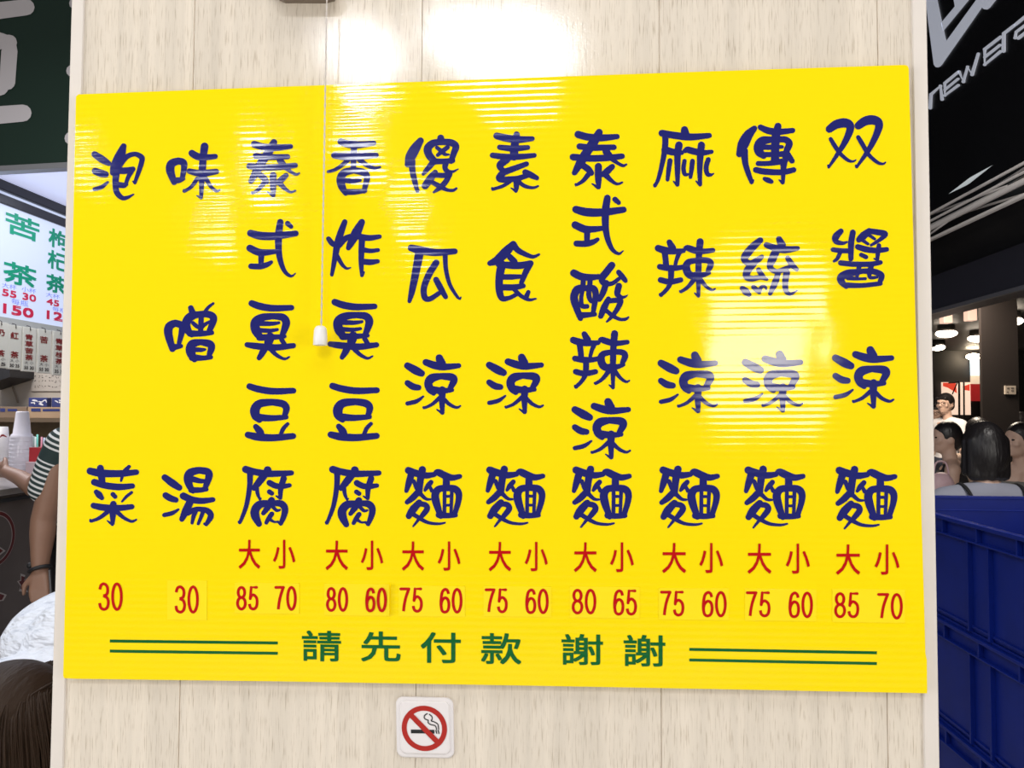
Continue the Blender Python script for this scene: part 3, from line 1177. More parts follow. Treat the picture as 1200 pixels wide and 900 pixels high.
for ch, x, y, wd, h in (('苦', 27, 266, 40, 27), ('茶', 24, 322, 40, 27), ('枸', 69, 281, 24, 23), ('杞', 68, 306, 24, 23), ('茶', 66, 333, 24, 22)):
    stall_text(ch, x, y, wd, h, M_lg, lb, 'drink_character', bold=0.0035)
for ch, x, y, wd, h in (('大杯', 11, 335.5, 17, 6), ('小杯', 34, 340, 17, 6), ('每瓶', 23.5, 354.5, 20, 7), ('大杯', 62, 346.5, 16, 5.5), ('每瓶', 69.5, 363, 16, 5.5)):
    stall_text(ch, x, y, wd, h, M_lb, lb, 'size_note')
for ch, x, y, wd, h, b in (('55', 11, 344, 17, 9, .002), ('30', 34.5, 348.5, 16, 9, .002), ('150', 22, 364.5, 36, 12.5, .0035), ('45', 62, 354.5, 15, 8, .002), ('120', 70, 371.5, 30, 11, .0035)):
    stall_text(ch, x, y, wd, h, M_lr, lb, 'drink_price', bold=b)

M_pl = mat('plaque_cream', (0.66, 0.63, 0.55), 0.5)
M_pr = mat('plaque_red', (0.22, 0.02, 0.02), 0.5)
M_pk = mat('plaque_ink', (0.06, 0.05, 0.05), 0.5)
plq = [((-9.5, 9), 377, 431, ['奶', '茶'], '25', 'cut by the left photo edge, with 奶茶 in red'),
       ((9, 24.5), 381, 433, ['紅', '茶'], '30 25', 'reading 紅茶 in red'),
       ((26, 41.5), 383.5, 435.5, ['青', '草', '苦', '茶'], '55 30', 'reading 青草苦茶 in red'),
       ((43.5, 59), 386, 437.5, ['苦', '茶'], '55 30', 'reading 苦茶 in red, beside the third plaque'),
       ((61.5, 77), 388.5, 440, ['青', '草', '桂', '茶'], '35 30', 'nearest the pillar edge, with four red characters')]
OFF = 0.032
for (xa, xb), yt, ybm, chs, pr, lab in plq:
    c = sf((xa + xb) / 2, ybm, OFF)
    r = empty('price_plaque', c, 'cream hanging price plaque ' + lab, 'plaque', 'cream price plaques under the drinks lightbox')
    A_, B_ = sf(xa, ybm, OFF), sf(xb, ybm, OFF)
    zt, zl = sf((xa + xb) / 2, yt, OFF).z, c.z
    obj('board', boxes([(SX + OFF - 0.012, SX + OFF, A_.y, B_.y, zl, zt)], 0.003), M_pl, r)
    bm = bmesh.new()
    ym = (A_.y + B_.y) / 2
    path_tube(bm, [(SX + OFF + 0.003, ym, zt - 0.016), (SX + OFF + 0.001, ym, zt + 0.004), (SX + 0.013, ym, zt + 0.010)], 0.0022, 6)
    obj('hook', bm, M_pk, r, True)
    wd = xb - xa
    tops = yt + 8
    span = (ybm - 13 - tops)
    k = len(chs)
    for j, ch in enumerate(chs):
        hh = 8.5 if k == 2 else span / k - 0.6
        cyy = (tops + hh / 2 + j * (span - hh) / max(1, k - 1))
        stall_text(ch, (xa + xb) / 2 + 0.4, cyy, wd * 0.60, hh, M_pr, r, 'plaque_character', off=OFF + 0.0015, bold=0.001)
    stall_text('大 小', (xa + xb) / 2 + 0.4, ybm - 10.3, wd * 0.68, 4, M_pk, r, 'plaque_size', off=OFF + 0.0015)
    stall_text(pr, (xa + xb) / 2 + 0.4, ybm - 4.6, wd * 0.72, 4.2, M_pk, r, 'plaque_price', off=OFF + 0.0015, bold=0.0006)

# things behind the counter: notice, cartons, shelf
BW = 4.25


def bw(px, py, d=0.0):
    return at_y(px, py, BW - d)


def bwbox(x0, x1, y0, y1, d0, d1, bev=0.0):
    a, b = bw(x0, y1, d1), bw(x1, y0, d1)
    return (a.x, b.x, BW - d1, BW - d0, a.z, b.z)


nt = empty('notice_sheet', bw(56, 459), 'grey paper notice with rows of small dark writing on the stall back wall', 'notice')
obj('sheet', boxes([bwbox(36, 92, 434, 458.5, 0.0, 0.012)], 0.002), mat('paper_grey', (0.40, 0.36, 0.31), 0.7), nt)
fl = Flat()
rnd = random.Random(3)
for row, yy in enumerate((441, 446.5, 452.5)):
    for k in range(9):
        x = 40 + k * 4.0
        for _ in range(3):
            a = rnd.random() * 2.4
            b = rnd.random() * 2.6 - 1.3
            stroke(fl, [(x + a, yy + b, 0.7), (x + a + rnd.random() * 1.4, yy + b + rnd.random() * 1.2, 0.7)], smooth=False, square=True)
flat_obj('writing', fl.place(lambda x, y: bw(x, y, 0.0135)), M_pk, nt, (0, -1, 0))

shelf = empty('wall_shelf', bw(20, 494, 0.2), 'dark wooden shelf under the cartons behind the drink counter', 'shelf')
sb = bwbox(-80, 110, 490.5, 494, 0.0, 0.34)
obj('shelf_board', boxes([sb]), mat('shelf_wood', (0.11, 0.075, 0.045), 0.6, var=0.3, vscale=9), shelf)
obj('back_panel', boxes([bwbox(-80, 110, 494, 560, 0.0, 0.03)]), mat('shelf_back', (0.17, 0.115, 0.06), 0.6, var=0.35, vscale=7), shelf)
zs = sb[5]
M_card = mat('cardboard', (0.34, 0.23, 0.14), 0.75, var=0.12, vscale=12)
M_card2 = mat('cardboard_dark', (0.19, 0.13, 0.085), 0.75, var=0.2, vscale=9)
M_blu = mat('label_navy', (0.02, 0.03, 0.13), 0.6)
M_wht = mat('label_white', (0.6, 0.6, 0.62), 0.6)


def carton(px0, px1, pyt, m, lab, d=0.30, prints=()):
    a = bw(px0, pyt, d)
    b = bw(px1, pyt, d)
    r = empty('carton', Vector(((a.x + b.x) / 2, BW - d / 2, zs)), lab, 'box')
    obj('carton_body', boxes([(a.x, b.x, BW - d, BW - 0.05, zs + 0.0005, a.z)], 0.003), m, r)
    for (x0, x1, y0, y1) in prints:
        fl = Flat()
        fl.poly([(x0, y0), (x1, y0), (x1, y1), (x0, y1)])
        flat_obj('carton_print', fl.place(lambda x, y: bw(x, y, d + 0.002)), M_blu, r, (0, -1, 0))
    return a.z


ctop = carton(32.5, 92, 477, M_card, 'tan cardboard carton with dark printed bars at the right of the shelf', prints=((36.5, 47.5, 478.6, 482.3), (50, 70, 479.2, 482)))
carton(-40, 31.5, 476.3, M_card2, 'dark brown cardboard carton left of the tan carton on the shelf', prints=((0, 6, 478.5, 482.5), (9, 20, 479.2, 482)))
for x0, x1, lab in ((33.5, 55, 'left of the two blue patterned packets standing on the tan carton'), (60.5, 82, 'right of the two blue patterned packets standing on the tan carton, partly behind the pillar')):
    a, b = bw(x0, 466, 0.24), bw(x1, 466, 0.24)
    r = empty('packet', Vector(((a.x + b.x) / 2, BW - 0.22, ctop)), lab, 'packet', 'blue packets on the carton')
    obj('packet_body', boxes([(a.x, b.x, BW - 0.24, BW - 0.19, ctop + 0.0005, a.z)], 0.004), M_blu, r)
    fl = Flat()
    for k in range(8):
        x, y = x0 + 1.5 + rnd.random() * (x1 - x0 - 6), 467.5 + rnd.random() * 6
        stroke(fl, [(x, y, 1.1), (x + 1 + rnd.random() * 3, y + rnd.random() * 3 - 1.5, 1.5), (x + 3 + rnd.random() * 2, y + rnd.random() * 2, 0.8)])
    flat_obj('packet_print', fl.place(lambda x, y: bw(x, y, 0.242)), M_wht, r, (0, -1, 0))
a = bwbox(-30, 12, 418, 447, 0.0, 0.25)
fanb = tag(recentre(obj('speaker_box', prism(bmesh.new(), [(a[0], BW - 0.25, a[5]), (a[1], BW - 0.25, a[5]), (a[1], BW - 0.25, a[4] + 0.03), (a[0], BW - 0.25, a[4] - 0.05)], (0, 0.25, 0)), M_black)),
           'black box mounted on the stall back wall behind the plaques at the left edge', 'box')
bm = bmesh.new()
path_tube(bm, [bw(14, 436, 0.012), bw(15, 455, 0.012), bw(19, 465, 0.012), bw(21, 472, 0.012)], 0.006, 8)
tag(recentre(obj('wall_cable', bm, mat('cable_brown', (0.20, 0.16, 0.12), 0.6), None, True)), 'thin brown cable running down the stall back wall', 'cable')

# counter
CX, CZ = -2.57, 0.99
ct = empty('stall_counter', (CX - 0.45, 2.3, 0.0), 'dark metal drink counter with a red ring emblem on its front', 'counter')
M_ctr = mat('counter_metal', (0.14, 0.115, 0.108), 0.4, 0.4, var=0.15, vscale=6)
obj('cabinet', boxes([(CX - 0.75, CX, 0.9, 4.0, 0.0, CZ - 0.03)], 0.004), M_ctr, ct)
obj('worktop', boxes([(CX - 0.78, CX + 0.012, 0.88, 4.02, CZ - 0.03, CZ)], 0.004), mat('worktop_steel', (0.33, 0.30, 0.29), 0.35, 0.6), ct)
obj('edge_trim', boxes([(CX - 0.01, CX + 0.010, 0.88, 4.02, CZ - 0.062, CZ - 0.045)], 0.002), M_black, ct)
yc = at_x(-6.5, 632, CX)
rr = 0.128
M_emr = mat('emblem_red', (0.10, 0.006, 0.008), 0.4)
M_emc = mat('emblem_cream', (0.45, 0.40, 0.38), 0.5)
for nm, m, ro_, ri_, off in (('emblem_outline', M_emc, rr, rr - 0.022, 0.0015), ('emblem_ring', M_emr, rr - 0.003, rr - 0.019, 0.0025)):
    bm = bmesh.new()
    o_ = [bm.verts.new((CX + off, yc.y + ro_ * math.cos(2 * PI * k / 48), yc.z + ro_ * math.sin(2 * PI * k / 48))) for k in range(48)]
    i_ = [bm.verts.new((CX + off, yc.y + ri_ * math.cos(2 * PI * k / 48), yc.z + ri_ * math.sin(2 * PI * k / 48))) for k in range(48)]
    for k in range(48):
        bm.faces.new((o_[k], o_[(k + 1) % 48], i_[(k + 1) % 48], i_[k]))
    flat_obj(nm, bm, m, ct, (1, 0, 0))
for pts in ([(-12, 640), (-2, 639.5), (6.5, 645.5), (0, 650.5), (-12, 651)],
            [(24, 672), (29.5, 674), (28, 680), (34, 676), (35, 684), (30, 689), (33, 694), (22, 693), (24, 687), (20, 681), (24, 680)],
            [(-12, 697), (0, 694), (8, 697), (4, 704), (-12, 706)]):
    cx_ = sum(p[0] for p in pts) / len(pts)
    cy_ = sum(p[1] for p in pts) / len(pts)
    for nm, m, k, off in (('emblem_outline', M_emc, 1.0, 0.0015), ('emblem_shape', M_emr, 0.74, 0.0025)):
        fl = Flat()
        fl.poly([(cx_ + (x - cx_) * k, cy_ + (y - cy_) * k) for x, y in pts])
        flat_obj(nm, fl.place(lambda x, y: at_x(x, y, CX + off)), m, ct, (1, 0, 0))
# grey steel bin seen between the arm and the pillar
bm = bmesh.new()
q = at_y(70, 700, 2.45)
lathe(bm, [(0, 0), (0.13, 0), (0.135, 0.02), (0.15, 0.66), (0.155, 0.67), (0.155, 0.69), (0.14, 0.69), (0.14, 0.67), (0.12, 0.05), (0, 0.04)], (q.x + 0.02, 2.55, 0.0))
tag(recentre(obj('steel_bin', bm, mat('bin_steel', (0.5, 0.5, 0.52), 0.35, 0.5), None, True)), 'grey metal bin behind the bare arm at the pillar edge', 'bin')


# cups and straws on the counter
def cup_stack(px, py_top, r_top_px, depth_y, n_rims, m, lab, steps, zbase=None):
    c = at_y(px, py_top, depth_y)
    dy = depth_y - CAM.y
    base = Vector((c.x, depth_y, CZ))
    H = c.z - CZ
    r = empty('cup_stack', base, lab, 'cups')
    bm = bmesh.new()
    prof = [(0, 0.001)] + [(rr_ / FPX * dy, max(0.001, H * h)) for rr_, h in steps] + [(0, H)]
    lathe(bm, prof, base, 32)
    obj('cups', bm, m, r, True)
    bm = bmesh.new()
    for k in range(n_rims):
        hh = H * (0.06 + 0.6 * k / n_rims)
        R = None
        for (ra, ha), (rb, hb) in zip(steps, steps[1:]):
            if ha <= hh / H <= hb:
                R = (ra + (rb - ra) * (hh / H - ha) / max(1e-6, hb - ha)) / FPX * dy
        if R:
            lathe(bm, [(R - 0.001, hh - 0.0015), (R + 0.002, hh - 0.001), (R + 0.002, hh + 0.001), (R - 0.001, hh + 0.0015)], base, 32)
    obj('rim', bm, m, r, True)['kind'] = 'stuff'
    return r, base, H, dy


M_cupc = mat('cup_clear', (0.78, 0.76, 0.84), 0.18, spec=0.6, bump=0.0008, bscale=40, bstretch=(1, 1, 0.15))
M_cupw = mat('cup_paper', (0.80, 0.78, 0.78), 0.5)
r, base, H, dy = cup_stack(26.5, 482, 7, 3.12, 10, M_cupc, 'tall stack of upturned clear plastic cups on the drink counter',
                           [(13.5, 0.0), (13.0, 0.35), (12.4, 0.61), (11.4, 0.64), (9.6, 0.66), (7.0, 0.98), (6.4, 1.0)])
r2, base2, H2, dy2 = cup_stack(2.5, 500, 7, 3.15, 8, M_cupw, 'white paper cup stack with a red mark left of the clear cups',
                               [(9.5, 0.0), (9.6, 0.4), (9.2, 0.63), (8.6, 0.66), (6.3, 1.0)])
fl = Flat()
stroke(fl, [(0, 512.5, 1.0), (3, 510, 2.4), (7.5, 512, 1.0)])
bm = fl.place(lambda x, y: at_y(x, y, base2.y - 0.042))
flat_obj('cup_mark', bm, mat('mark_red', (0.35, 0.03, 0.03), 0.5), r2, (0, -1, 0))
hb = at_y(46, 549, 3.0)
sh_ = empty('straw_holder', (hb.x, 3.0, CZ), 'red and clear holder of coloured straws right of the cup stacks', 'holder')
hz = at_y(46, 521.5, 3.0).z
bm = bmesh.new()
box(bm, hb.x - 0.034, hb.x + 0.030, 2.965, 3.035, CZ, hz - 0.012)
obj('tray', bm, mat('holder_red', (0.45, 0.03, 0.04), 0.4), sh_)
obj('tray_base', boxes([(hb.x - 0.045, hb.x + 0.045, 2.955, 3.045, CZ, CZ + 0.09)], 0.004), mat('holder_clear', (0.55, 0.42, 0.45), 0.3), sh_)
for k, (px, py, col) in enumerate(((39.5, 511, (0.25, 0.3, 0.3)), (41.5, 512, (0.8, 0.85, 0.83)), (44, 509, (0.2, 0.68, 0.55)), (49, 512, (0.75, 0.3, 0.38)), (52, 513, (0.6, 0.63, 0.78)), (54.5, 514.5, (0.62, 0.64, 0.75)))):
    t_ = at_y(px, py, 3.0)
    s_ = empty('straw', (t_.x, 3.0, hz), ['dark straw', 'white straw', 'mint green straw', 'pink straw', 'pale lilac straw', 'pale straw at the right end'][k] + ' standing in the red holder by the cups', 'straw', 'straws in the red holder')
    bm = bmesh.new()
    tube(bm, (t_.x + (hb.x - t_.x) * 0.15, 3.0, CZ + 0.1), t_, 0.0045, seg=10)
    obj('straw_tube', bm, mat('straw_%d' % k, col, 0.3), s_, True)

# ------------------------------------------------------------------ people
M_skin = mat('skin_light', (0.60, 0.40, 0.31), 0.5, var=0.05, vscale=18)
M_tan = mat('skin_tan', (0.27, 0.145, 0.095), 0.5, var=0.08, vscale=15)
M_hair = mat('hair_black', (0.012, 0.010, 0.011), 0.38, bump=0.003, bscale=90, bstretch=(1, 1, 0.12))
M_hairb = mat('hair_brown', (0.034, 0.018, 0.010), 0.55, spec=0.25, bump=0.003, bscale=80, bstretch=(1, 0.25, 0.25))
M_eye = mat('eye_dark', (0.015, 0.012, 0.012), 0.2)


class Blob:
    def __init__(self):
        self.bm = bmesh.new()

    def cap(self, p0, r0, p1, r1):
        p0, p1 = Vector(p0), Vector(p1)
        for p, r in ((p0, r0), (p1, r1)):
            bmesh.ops.create_uvsphere(self.bm, u_segments=14, v_segments=9, radius=r, matrix=Matrix.Translation(p))
        if (p1 - p0).length > 1e-4:
            tube(self.bm, p0, p1, r0, r1, 14)
        return self

    def chain(self, pts):
        for (a, ra), (b, rb) in zip(pts, pts[1:]):
            self.cap(a, ra, b, rb)
        return self

    def ell(self, c, r, rot=None):
        M = Matrix.LocRotScale(Vector(c), Euler(rot) if rot else None, Vector(r))
        bmesh.ops.create_uvsphere(self.bm, u_segments=20, v_segments=14, radius=1.0, matrix=M)
        return self

    def done(self, name, m, parent, voxel=0.009, smooth=6, xf=None):
        if xf is not None:
            self.bm.transform(xf)
        me = bpy.data.meshes.new(name)
        self.bm.to_mesh(me)
        self.bm.free()
        tmp = bpy.data.objects.new('tmp', me)
        COL.objects.link(tmp)
        md = tmp.modifiers.new('r', 'REMESH')
        md.mode = 'VOXEL'
        md.voxel_size = voxel
        if smooth:
            sm = tmp.modifiers.new('s', 'SMOOTH')
            sm.factor = 0.5
            sm.iterations = smooth
        bpy.context.view_layer.update()
        dg = bpy.context.evaluated_depsgraph_get()
        out = bpy.data.meshes.new_from_object(tmp.evaluated_get(dg))
        out.name = name
        bpy.data.objects.remove(tmp)
        bpy.data.meshes.remove(me)
        return obj_mesh(name, out, m, parent, True)


def hand(b, wrist, d, side, palm_n, k=1.0, curl=0.35):
    """palm, four unequal bent fingers and a thumb off the side; d = pointing direction, side = towards the thumb, palm_n = palm normal"""
    wrist, d, side, palm_n = Vector(wrist), Vector(d).normalized(), Vector(side).normalized(), Vector(palm_n).normalized()
    pc = wrist + d * 0.045 * k
    for s in (-0.026, -0.009, 0.009, 0.026):
        b.cap(wrist + d * 0.012 * k + side * s * 0.6 * k, 0.015 * k, wrist + d * 0.085 * k + side * s * k, 0.0125 * k)
    for s, ln in ((0.029, 0.068), (0.010, 0.076), (-0.010, 0.070), (-0.028, 0.055)):
        a0 = wrist + d * 0.088 * k + side * s * k
        a1 = a0 + (d * math.cos(curl * 0.5) + palm_n * math.sin(curl * 0.5)) * ln * 0.45 * k
        a2 = a1 + (d * math.cos(curl * 1.5) + palm_n * math.sin(curl * 1.5)) * ln * 0.32 * k
        a3 = a2 + (d * math.cos(curl * 2.3) + palm_n * math.sin(curl * 2.3)) * ln * 0.25 * k
        b.chain([(a0, 0.0098 * k), (a1, 0.0090 * k), (a2, 0.0082 * k), (a3, 0.0072 * k)])
    t0 = wrist + d * 0.028 * k + side * 0.026 * k
    t1 = t0 + (d * 0.7 + side * 0.75 + palm_n * 0.25).normalized() * 0.040 * k
    t2 = t1 + (d * 0.9 + side * 0.25 + palm_n * 0.3).normalized() * 0.032 * k
    b.chain([(t0, 0.014 * k), (t1, 0.0108 * k), (t2, 0.0085 * k)])


def head(b, hc, yaw, tilt=0.0, k=1.0):
    """skull, jaw, nose, lips, brow and ears around the head centre hc; the face looks along +Y before turning"""
    R = Matrix.Translation(Vector(hc)) @ Euler((tilt, 0, yaw)).to_matrix().to_4x4() @ Matrix.Scale(k, 4)
    t = Blob()
    t.ell((0, 0, 0.01), (0.075, 0.093, 0.105)).ell((0, 0.028, -0.045), (0.058, 0.062, 0.068)).ell((0, 0.060, -0.085), (0.026, 0.025, 0.020))
    t.cap((0, 0.088, 0.012), 0.008, (0, 0.108, -0.020), 0.0125).cap((-0.012, 0.096, -0.026), 0.008, (0.012, 0.096, -0.026), 0.008)
    t.cap((-0.016, 0.084, -0.052), 0.0065, (0.016, 0.084, -0.052), 0.0065).cap((-0.013, 0.082, -0.062), 0.007, (0.013, 0.082, -0.062), 0.007)
    t.cap((-0.042, 0.080, 0.028), 0.009, (0.042, 0.080, 0.028), 0.009)
    for s in (-1, 1):
        t.ell((s * 0.076, -0.005, -0.012), (0.010, 0.020, 0.031)).ell((s * 0.04, 0.066, -0.022), (0.026, 0.022, 0.022))
    t.bm.transform(R)
    tm = bpy.data.meshes.new('t')
    t.bm.to_mesh(tm)
    b.bm.from_mesh(tm)
    bpy.data.meshes.remove(tm)
    t.bm.free()
    return R


def eyes(R, parent):
    for s in (-1, 1):
        bm = bmesh.new()
        bmesh.ops.create_uvsphere(bm, u_segments=12, v_segments=8, radius=1, matrix=R @ Matrix.LocRotScale(Vector((s * 0.031, 0.080, 0.006)), None, Vector((0.012, 0.009, 0.0065))))
        obj('eye', bm, M_eye, parent, True)


def stool(x, y, h, lab):
    r = empty('stool', (x, y, 0), lab, 'stool', 'stools of the seated people')
    bm = bmesh.new()
    lathe(bm, [(0, h - 0.03), (0.15, h - 0.03), (0.16, h - 0.015), (0.155, h), (0, h)], (x, y, 0))
    obj('seat', bm, mat('stool_red', (0.3, 0.03, 0.03), 0.5), r, True)
    for k in range(4):
        a = PI / 4 + k * PI / 2
        bm = bmesh.new()
        tube(bm, (x + 0.17 * math.cos(a), y + 0.17 * math.sin(a), 0), (x + 0.11 * math.cos(a), y + 0.11 * math.sin(a), h - 0.03), 0.014)
        obj('leg', bm, M_black, r)


def seated(x, y, yaw, lab, skin, top_m, bottom_m, hair, top='tee', head_yaw=0.0, k=1.0, straps=None, hair_m=None, glasses=False, standing=False, lean=0.0):
    """a person on a stool (or standing), facing +Y turned by yaw"""
    hair_m = hair_m or M_hair
    r = empty('person', (x, y, 0), lab, 'person')
    M = Matrix.Translation((x, y, 0)) @ Matrix.Rotation(yaw, 4, 'Z') @ Matrix.Scale(k, 4)
    up = 0.38 if standing else 0.0
    U = lambda p: (p[0], p[1] + lean * max(0, p[2] - 0.5), p[2] + up)
    b = Blob()
    b.ell(U((0, 0, .55)), (.165, .125, .11)).cap(U((0, 0, .60)), .115, U((0, 0, .72)), .105)
    b.ell(U((-.055, .0, .84)), (.115, .105, .17)).ell(U((.055, .0, .84)), (.115, .105, .17))
    b.chain([(U((-.165, -.005, .965)), .052), (U((0, -.01, .99)), .06), (U((.165, -.005, .965)), .052)])
    b.cap(U((0, -.005, .99)), .053, U((0, .012, 1.10)), .047)
    for s in (-1, 1):
        sh, el = U((s * .185, 0, .955)), U((s * .225, .02, .70))
        wr = U((s * .11, .24, .60)) if not standing else U((s * .235, .06, .47))
        b.chain([(sh, .050), (el, .038), (wr, .026)])
        d = Vector(wr) - Vector(el)
        hand(b, wr, d, (-s * 0.6, 0.2, 0.6) if not standing else (0, 1, 0), (0, 0, -1) if not standing else (-s, 0, 0))
        if standing:
            b.chain([((s * .09, 0, .90), .088), ((s * .10, .01, .48), .058), ((s * .10, -.01, .09), .040)])
            b.cap((s * .10, -.02, .045), .040, (s * .11, .13, .035), .032)
        else:
            b.chain([((s * .09, 0, .535), .088), ((s * .12, .40, .52), .060), ((s * .12, .37, .09), .040)])
            b.cap((s * .12, .36, .045), .040, (s * .13, .50, .035), .032)
    hc = U((0, .025, 1.185))
    R = head(b, hc, head_yaw)
    b.done('body', skin, r, 0.0085 * k, 5, M)
    eyes(M @ R, r)
    # clothes
    c = Blob()
    hi = .985 if top in ('tee', 'sleeveless') else .90
    c.ell(U((0, 0, .56)), (.172, .132, .10)).cap(U((0, 0, .60)), .127, U((0, 0, .72)), .117)
    c.ell(U((-.055, 0, .82)), (.128, .118, .16 if hi < .95 else .18)).ell(U((.055, 0, .82)), (.128, .118, .16 if hi < .95 else .18))
    if top == 'tee':
        c.chain([(U((-.175, -.005, .955)), .064), (U((0, -.012, .985)), .066), (U((.175, -.005, .955)), .064)])
        for s in (-1, 1):
            c.cap(U((s * .188, 0, .95)), .062, U((s * .213, .012, .79)), .058)
    if top == 'sleeveless':
        c.chain([(U((-.13, -.005, .955)), .064), (U((0, -.012, .975)), .066), (U((.13, -.005, .955)), .064)])
    c.done('top', top_m, r, 0.010 * k, 4, M)
    c = Blob()
    for s in (-1, 1):
        if standing:
            c.chain([((s * .09, 0, .90), .10), ((s * .10, .01, .48), .072), ((s * .10, -.01, .12), .058)])
        else:
            c.chain([((s * .09, 0, .545), .098), ((s * .12, .40, .525), .072), ((s * .12, .375, .14), .055)])
    c.ell(U((0, 0, .545)), (.178, .138, .115))
    c.done('trousers', bottom_m, r, 0.012 * k, 4, M)
    if straps is not None:
        for s in (-1, 1):
            bm = bmesh.new()
            pts = [U((s * .085, -.128, .88)), U((s * .105, -.108, .95)), U((s * .118, -.066, 1.012)), U((s * .118, .0, 1.028)), U((s * .11, .066, .99)), U((s * .09, .118, .90))]
            path_tube(bm, spline(pts, 5), 0.0075, 8)
            bm.transform(M)
            obj('strap', bm, straps, r, True)
    # hair
    h = Blob()
    if hair == 'bob':
        h.ell((0, -.010, .024), (.082, .098, .100)).ell((0, -.040, -.02), (.086, .070, .110))
        for kx in (-.055, -.028, 0, .028, .055):
            h.cap((kx, -.060 + abs(kx) * .35, .03), .034, (kx * 1.12, -.062 + abs(kx) * .4, -.112), .030)
        for s in (-1, 1):
            h.cap((s * .070, -.005, .03), .024, (s * .076, .0, -.105), .020)
    elif hair == 'bun':
        h.ell((0, -.012, .026), (.083, .098, .102)).ell((0, -.055, -.02), (.066, .055, .07)).ell((0, -.118, -.015), (.045, .042, .048))
    elif hair == 'long':
        h.ell((0, -.012, .026), (.086, .100, .104)).ell((0, -.06, -.05), (.088, .06, .12)).cap((0, -.085, -.10), .062, (0, -.10, -.26), .055)
    elif hair == 'cap':
        h.ell((0, -.012, .028), (.083, .100, .100)).ell((0, -.058, -.02), (.068, .045, .062)).cap((-.05, .078, .062), .018, (.05, .078, .062), .018)
    # trim the face side: subtract by pulling the front back
    for v in h.bm.verts:
        if v.co.y > 0.045 and v.co.z < 0.045:
            v.co.y = 0.045
    h.done('hair', hair_m, r, 0.008 * k, 4, M @ R)
    if glasses:
        bm = bmesh.new()
        for s in (-1, 1):
            ring = [Vector((s * 0.033 + 0.024 * math.cos(a), 0.098, 0.006 + 0.018 * math.sin(a))) for a in [2 * PI * j / 16 for j in range(17)]]
            path_tube(bm, ring, 0.0024, 6)
            path_tube(bm, [Vector((s * 0.057, 0.096, 0.01)), Vector((s * 0.080, 0.05, 0.01)), Vector((s * 0.086, -0.01, 0.0))], 0.0022, 6)
        path_tube(bm, [Vector((-0.010, 0.100, 0.008)), Vector((0.010, 0.100, 0.008))], 0.0022, 6)
        bm.transform(M @ R)
        obj('glasses', bm, M_black, r)
    return r


# --- shop assistant in the striped shirt, cut by the pillar
def stripe_mat():
    m = mat('striped_shirt', (0.018, 0.035, 0.036), 0.8)
    nt = m.node_tree
    b = nt.nodes['Principled BSDF']
    g = [n for n in nt.nodes if n.type == 'NEW_GEOMETRY'][0]
    sp = nt.nodes.new('ShaderNodeSeparateXYZ')
    nt.links.new(g.outputs['Position'], sp.inputs[0])

    def mth(op, a, bb=None, cc=None):
        n = nt.nodes.new('ShaderNodeMath')
        n.operation = op
        for i, v in enumerate((a, bb, cc)):
            if v is None:
                continue
            if hasattr(v, 'links'):
                nt.links.new(v, n.inputs[i])
            else:
                n.inputs[i].default_value = v
        return n.outputs[0]
    t = mth('MULTIPLY_ADD', sp.outputs['X'], 0.42, sp.outputs['Z'])
    fr = mth('FRACT', mth('MULTIPLY', t, 46.0))
    on = mth('LESS_THAN', fr, 0.42)
    zs_ = (1.122 - 1.93 * 0.42, 1.172 - 1.93 * 0.42)
    lo = mth('LESS_THAN', t, zs_[0])
    hi = mth('GREATER_THAN', t, zs_[1])
    top = mth('LESS_THAN', t, 1.262 - 1.93 * 0.42)
    z = mth('MULTIPLY', on, mth('ADD', lo, mth('MULTIPLY', hi, top)))
    mx = nt.nodes.new('ShaderNodeMixRGB')
    mx.inputs[1].default_value = (0.018, 0.036, 0.036, 1)
    mx.inputs[2].default_value = (0.72, 0.72, 0.72, 1)
    nt.links.new(z, mx.inputs[0])
    nt.links.new(mx.outputs[0], b.inputs['Base Color'])
    return m


Y1, Y2 = 2.0, 2.42
P = lambda x, y, d: at_y(x, y, d)
sh1, el1, wr1 = P(76, 521, Y1), P(51, 609, Y1 - 0.02), P(47, 668, Y1 - 0.06)
sh2, el2, wr2 = P(84, 520, Y2), P(40, 571, Y2 - 0.02), P(8, 553, Y2 + 0.08)
tx, ty = (sh1.x + sh2.x) / 2 + 0.11, (Y1 + Y2) / 2
p1 = empty('person', (tx, ty, 0), 'person in dark green white-striped shirt with black wristband reaching over the drink counter', 'person')
b = Blob()
b.ell((tx, ty, .86), (.13, .17, .12)).cap((tx, ty, .92), .125, (tx, ty, 1.04), .12).ell((tx, ty, 1.12), (.12, .17, .18))
b.chain([(sh1, .058), ((tx, ty, 1.27), .065), (sh2, .058)])
b.cap((tx, ty, 1.27), .055, (tx - .015, ty, 1.40), .048)
b.chain([(sh1, .056), (el1, .046), (P(50, 625, Y1 - 0.03), .046), (P(47.5, 655, Y1 - 0.05), .034), (wr1, .029)])
b.chain([(sh2, .056), (el2, .044), (P(24, 560, Y2 + 0.03), .036), (wr2, .028)])
hand(b, wr1, P(46, 690, Y1 - 0.09) - wr1, (-1, -0.2, 0), (0.2, 1, 0), 1.0, 0.4)
hand(b, wr2, P(-14, 546, Y2 + 0.2) - wr2, (0, 0.2, 1), (0, 1, -0.2), 1.0, 0.6)
for s in (-1, 1):
    b.chain([((tx, ty + s * .09, .84), .092), ((tx + .01, ty + s * .10, .45), .060), ((tx + .02, ty + s * .10, .09), .042)])
    b.cap((tx + .03, ty + s * .10, .045), .042, (tx - .12, ty + s * .11, .035), .034)
R1 = head(b, (tx - .03, ty, 1.485), PI / 2, 0.0)
b.done('body', M_tan, p1, 0.0062, 5)
eyes(R1, p1)
c = Blob()
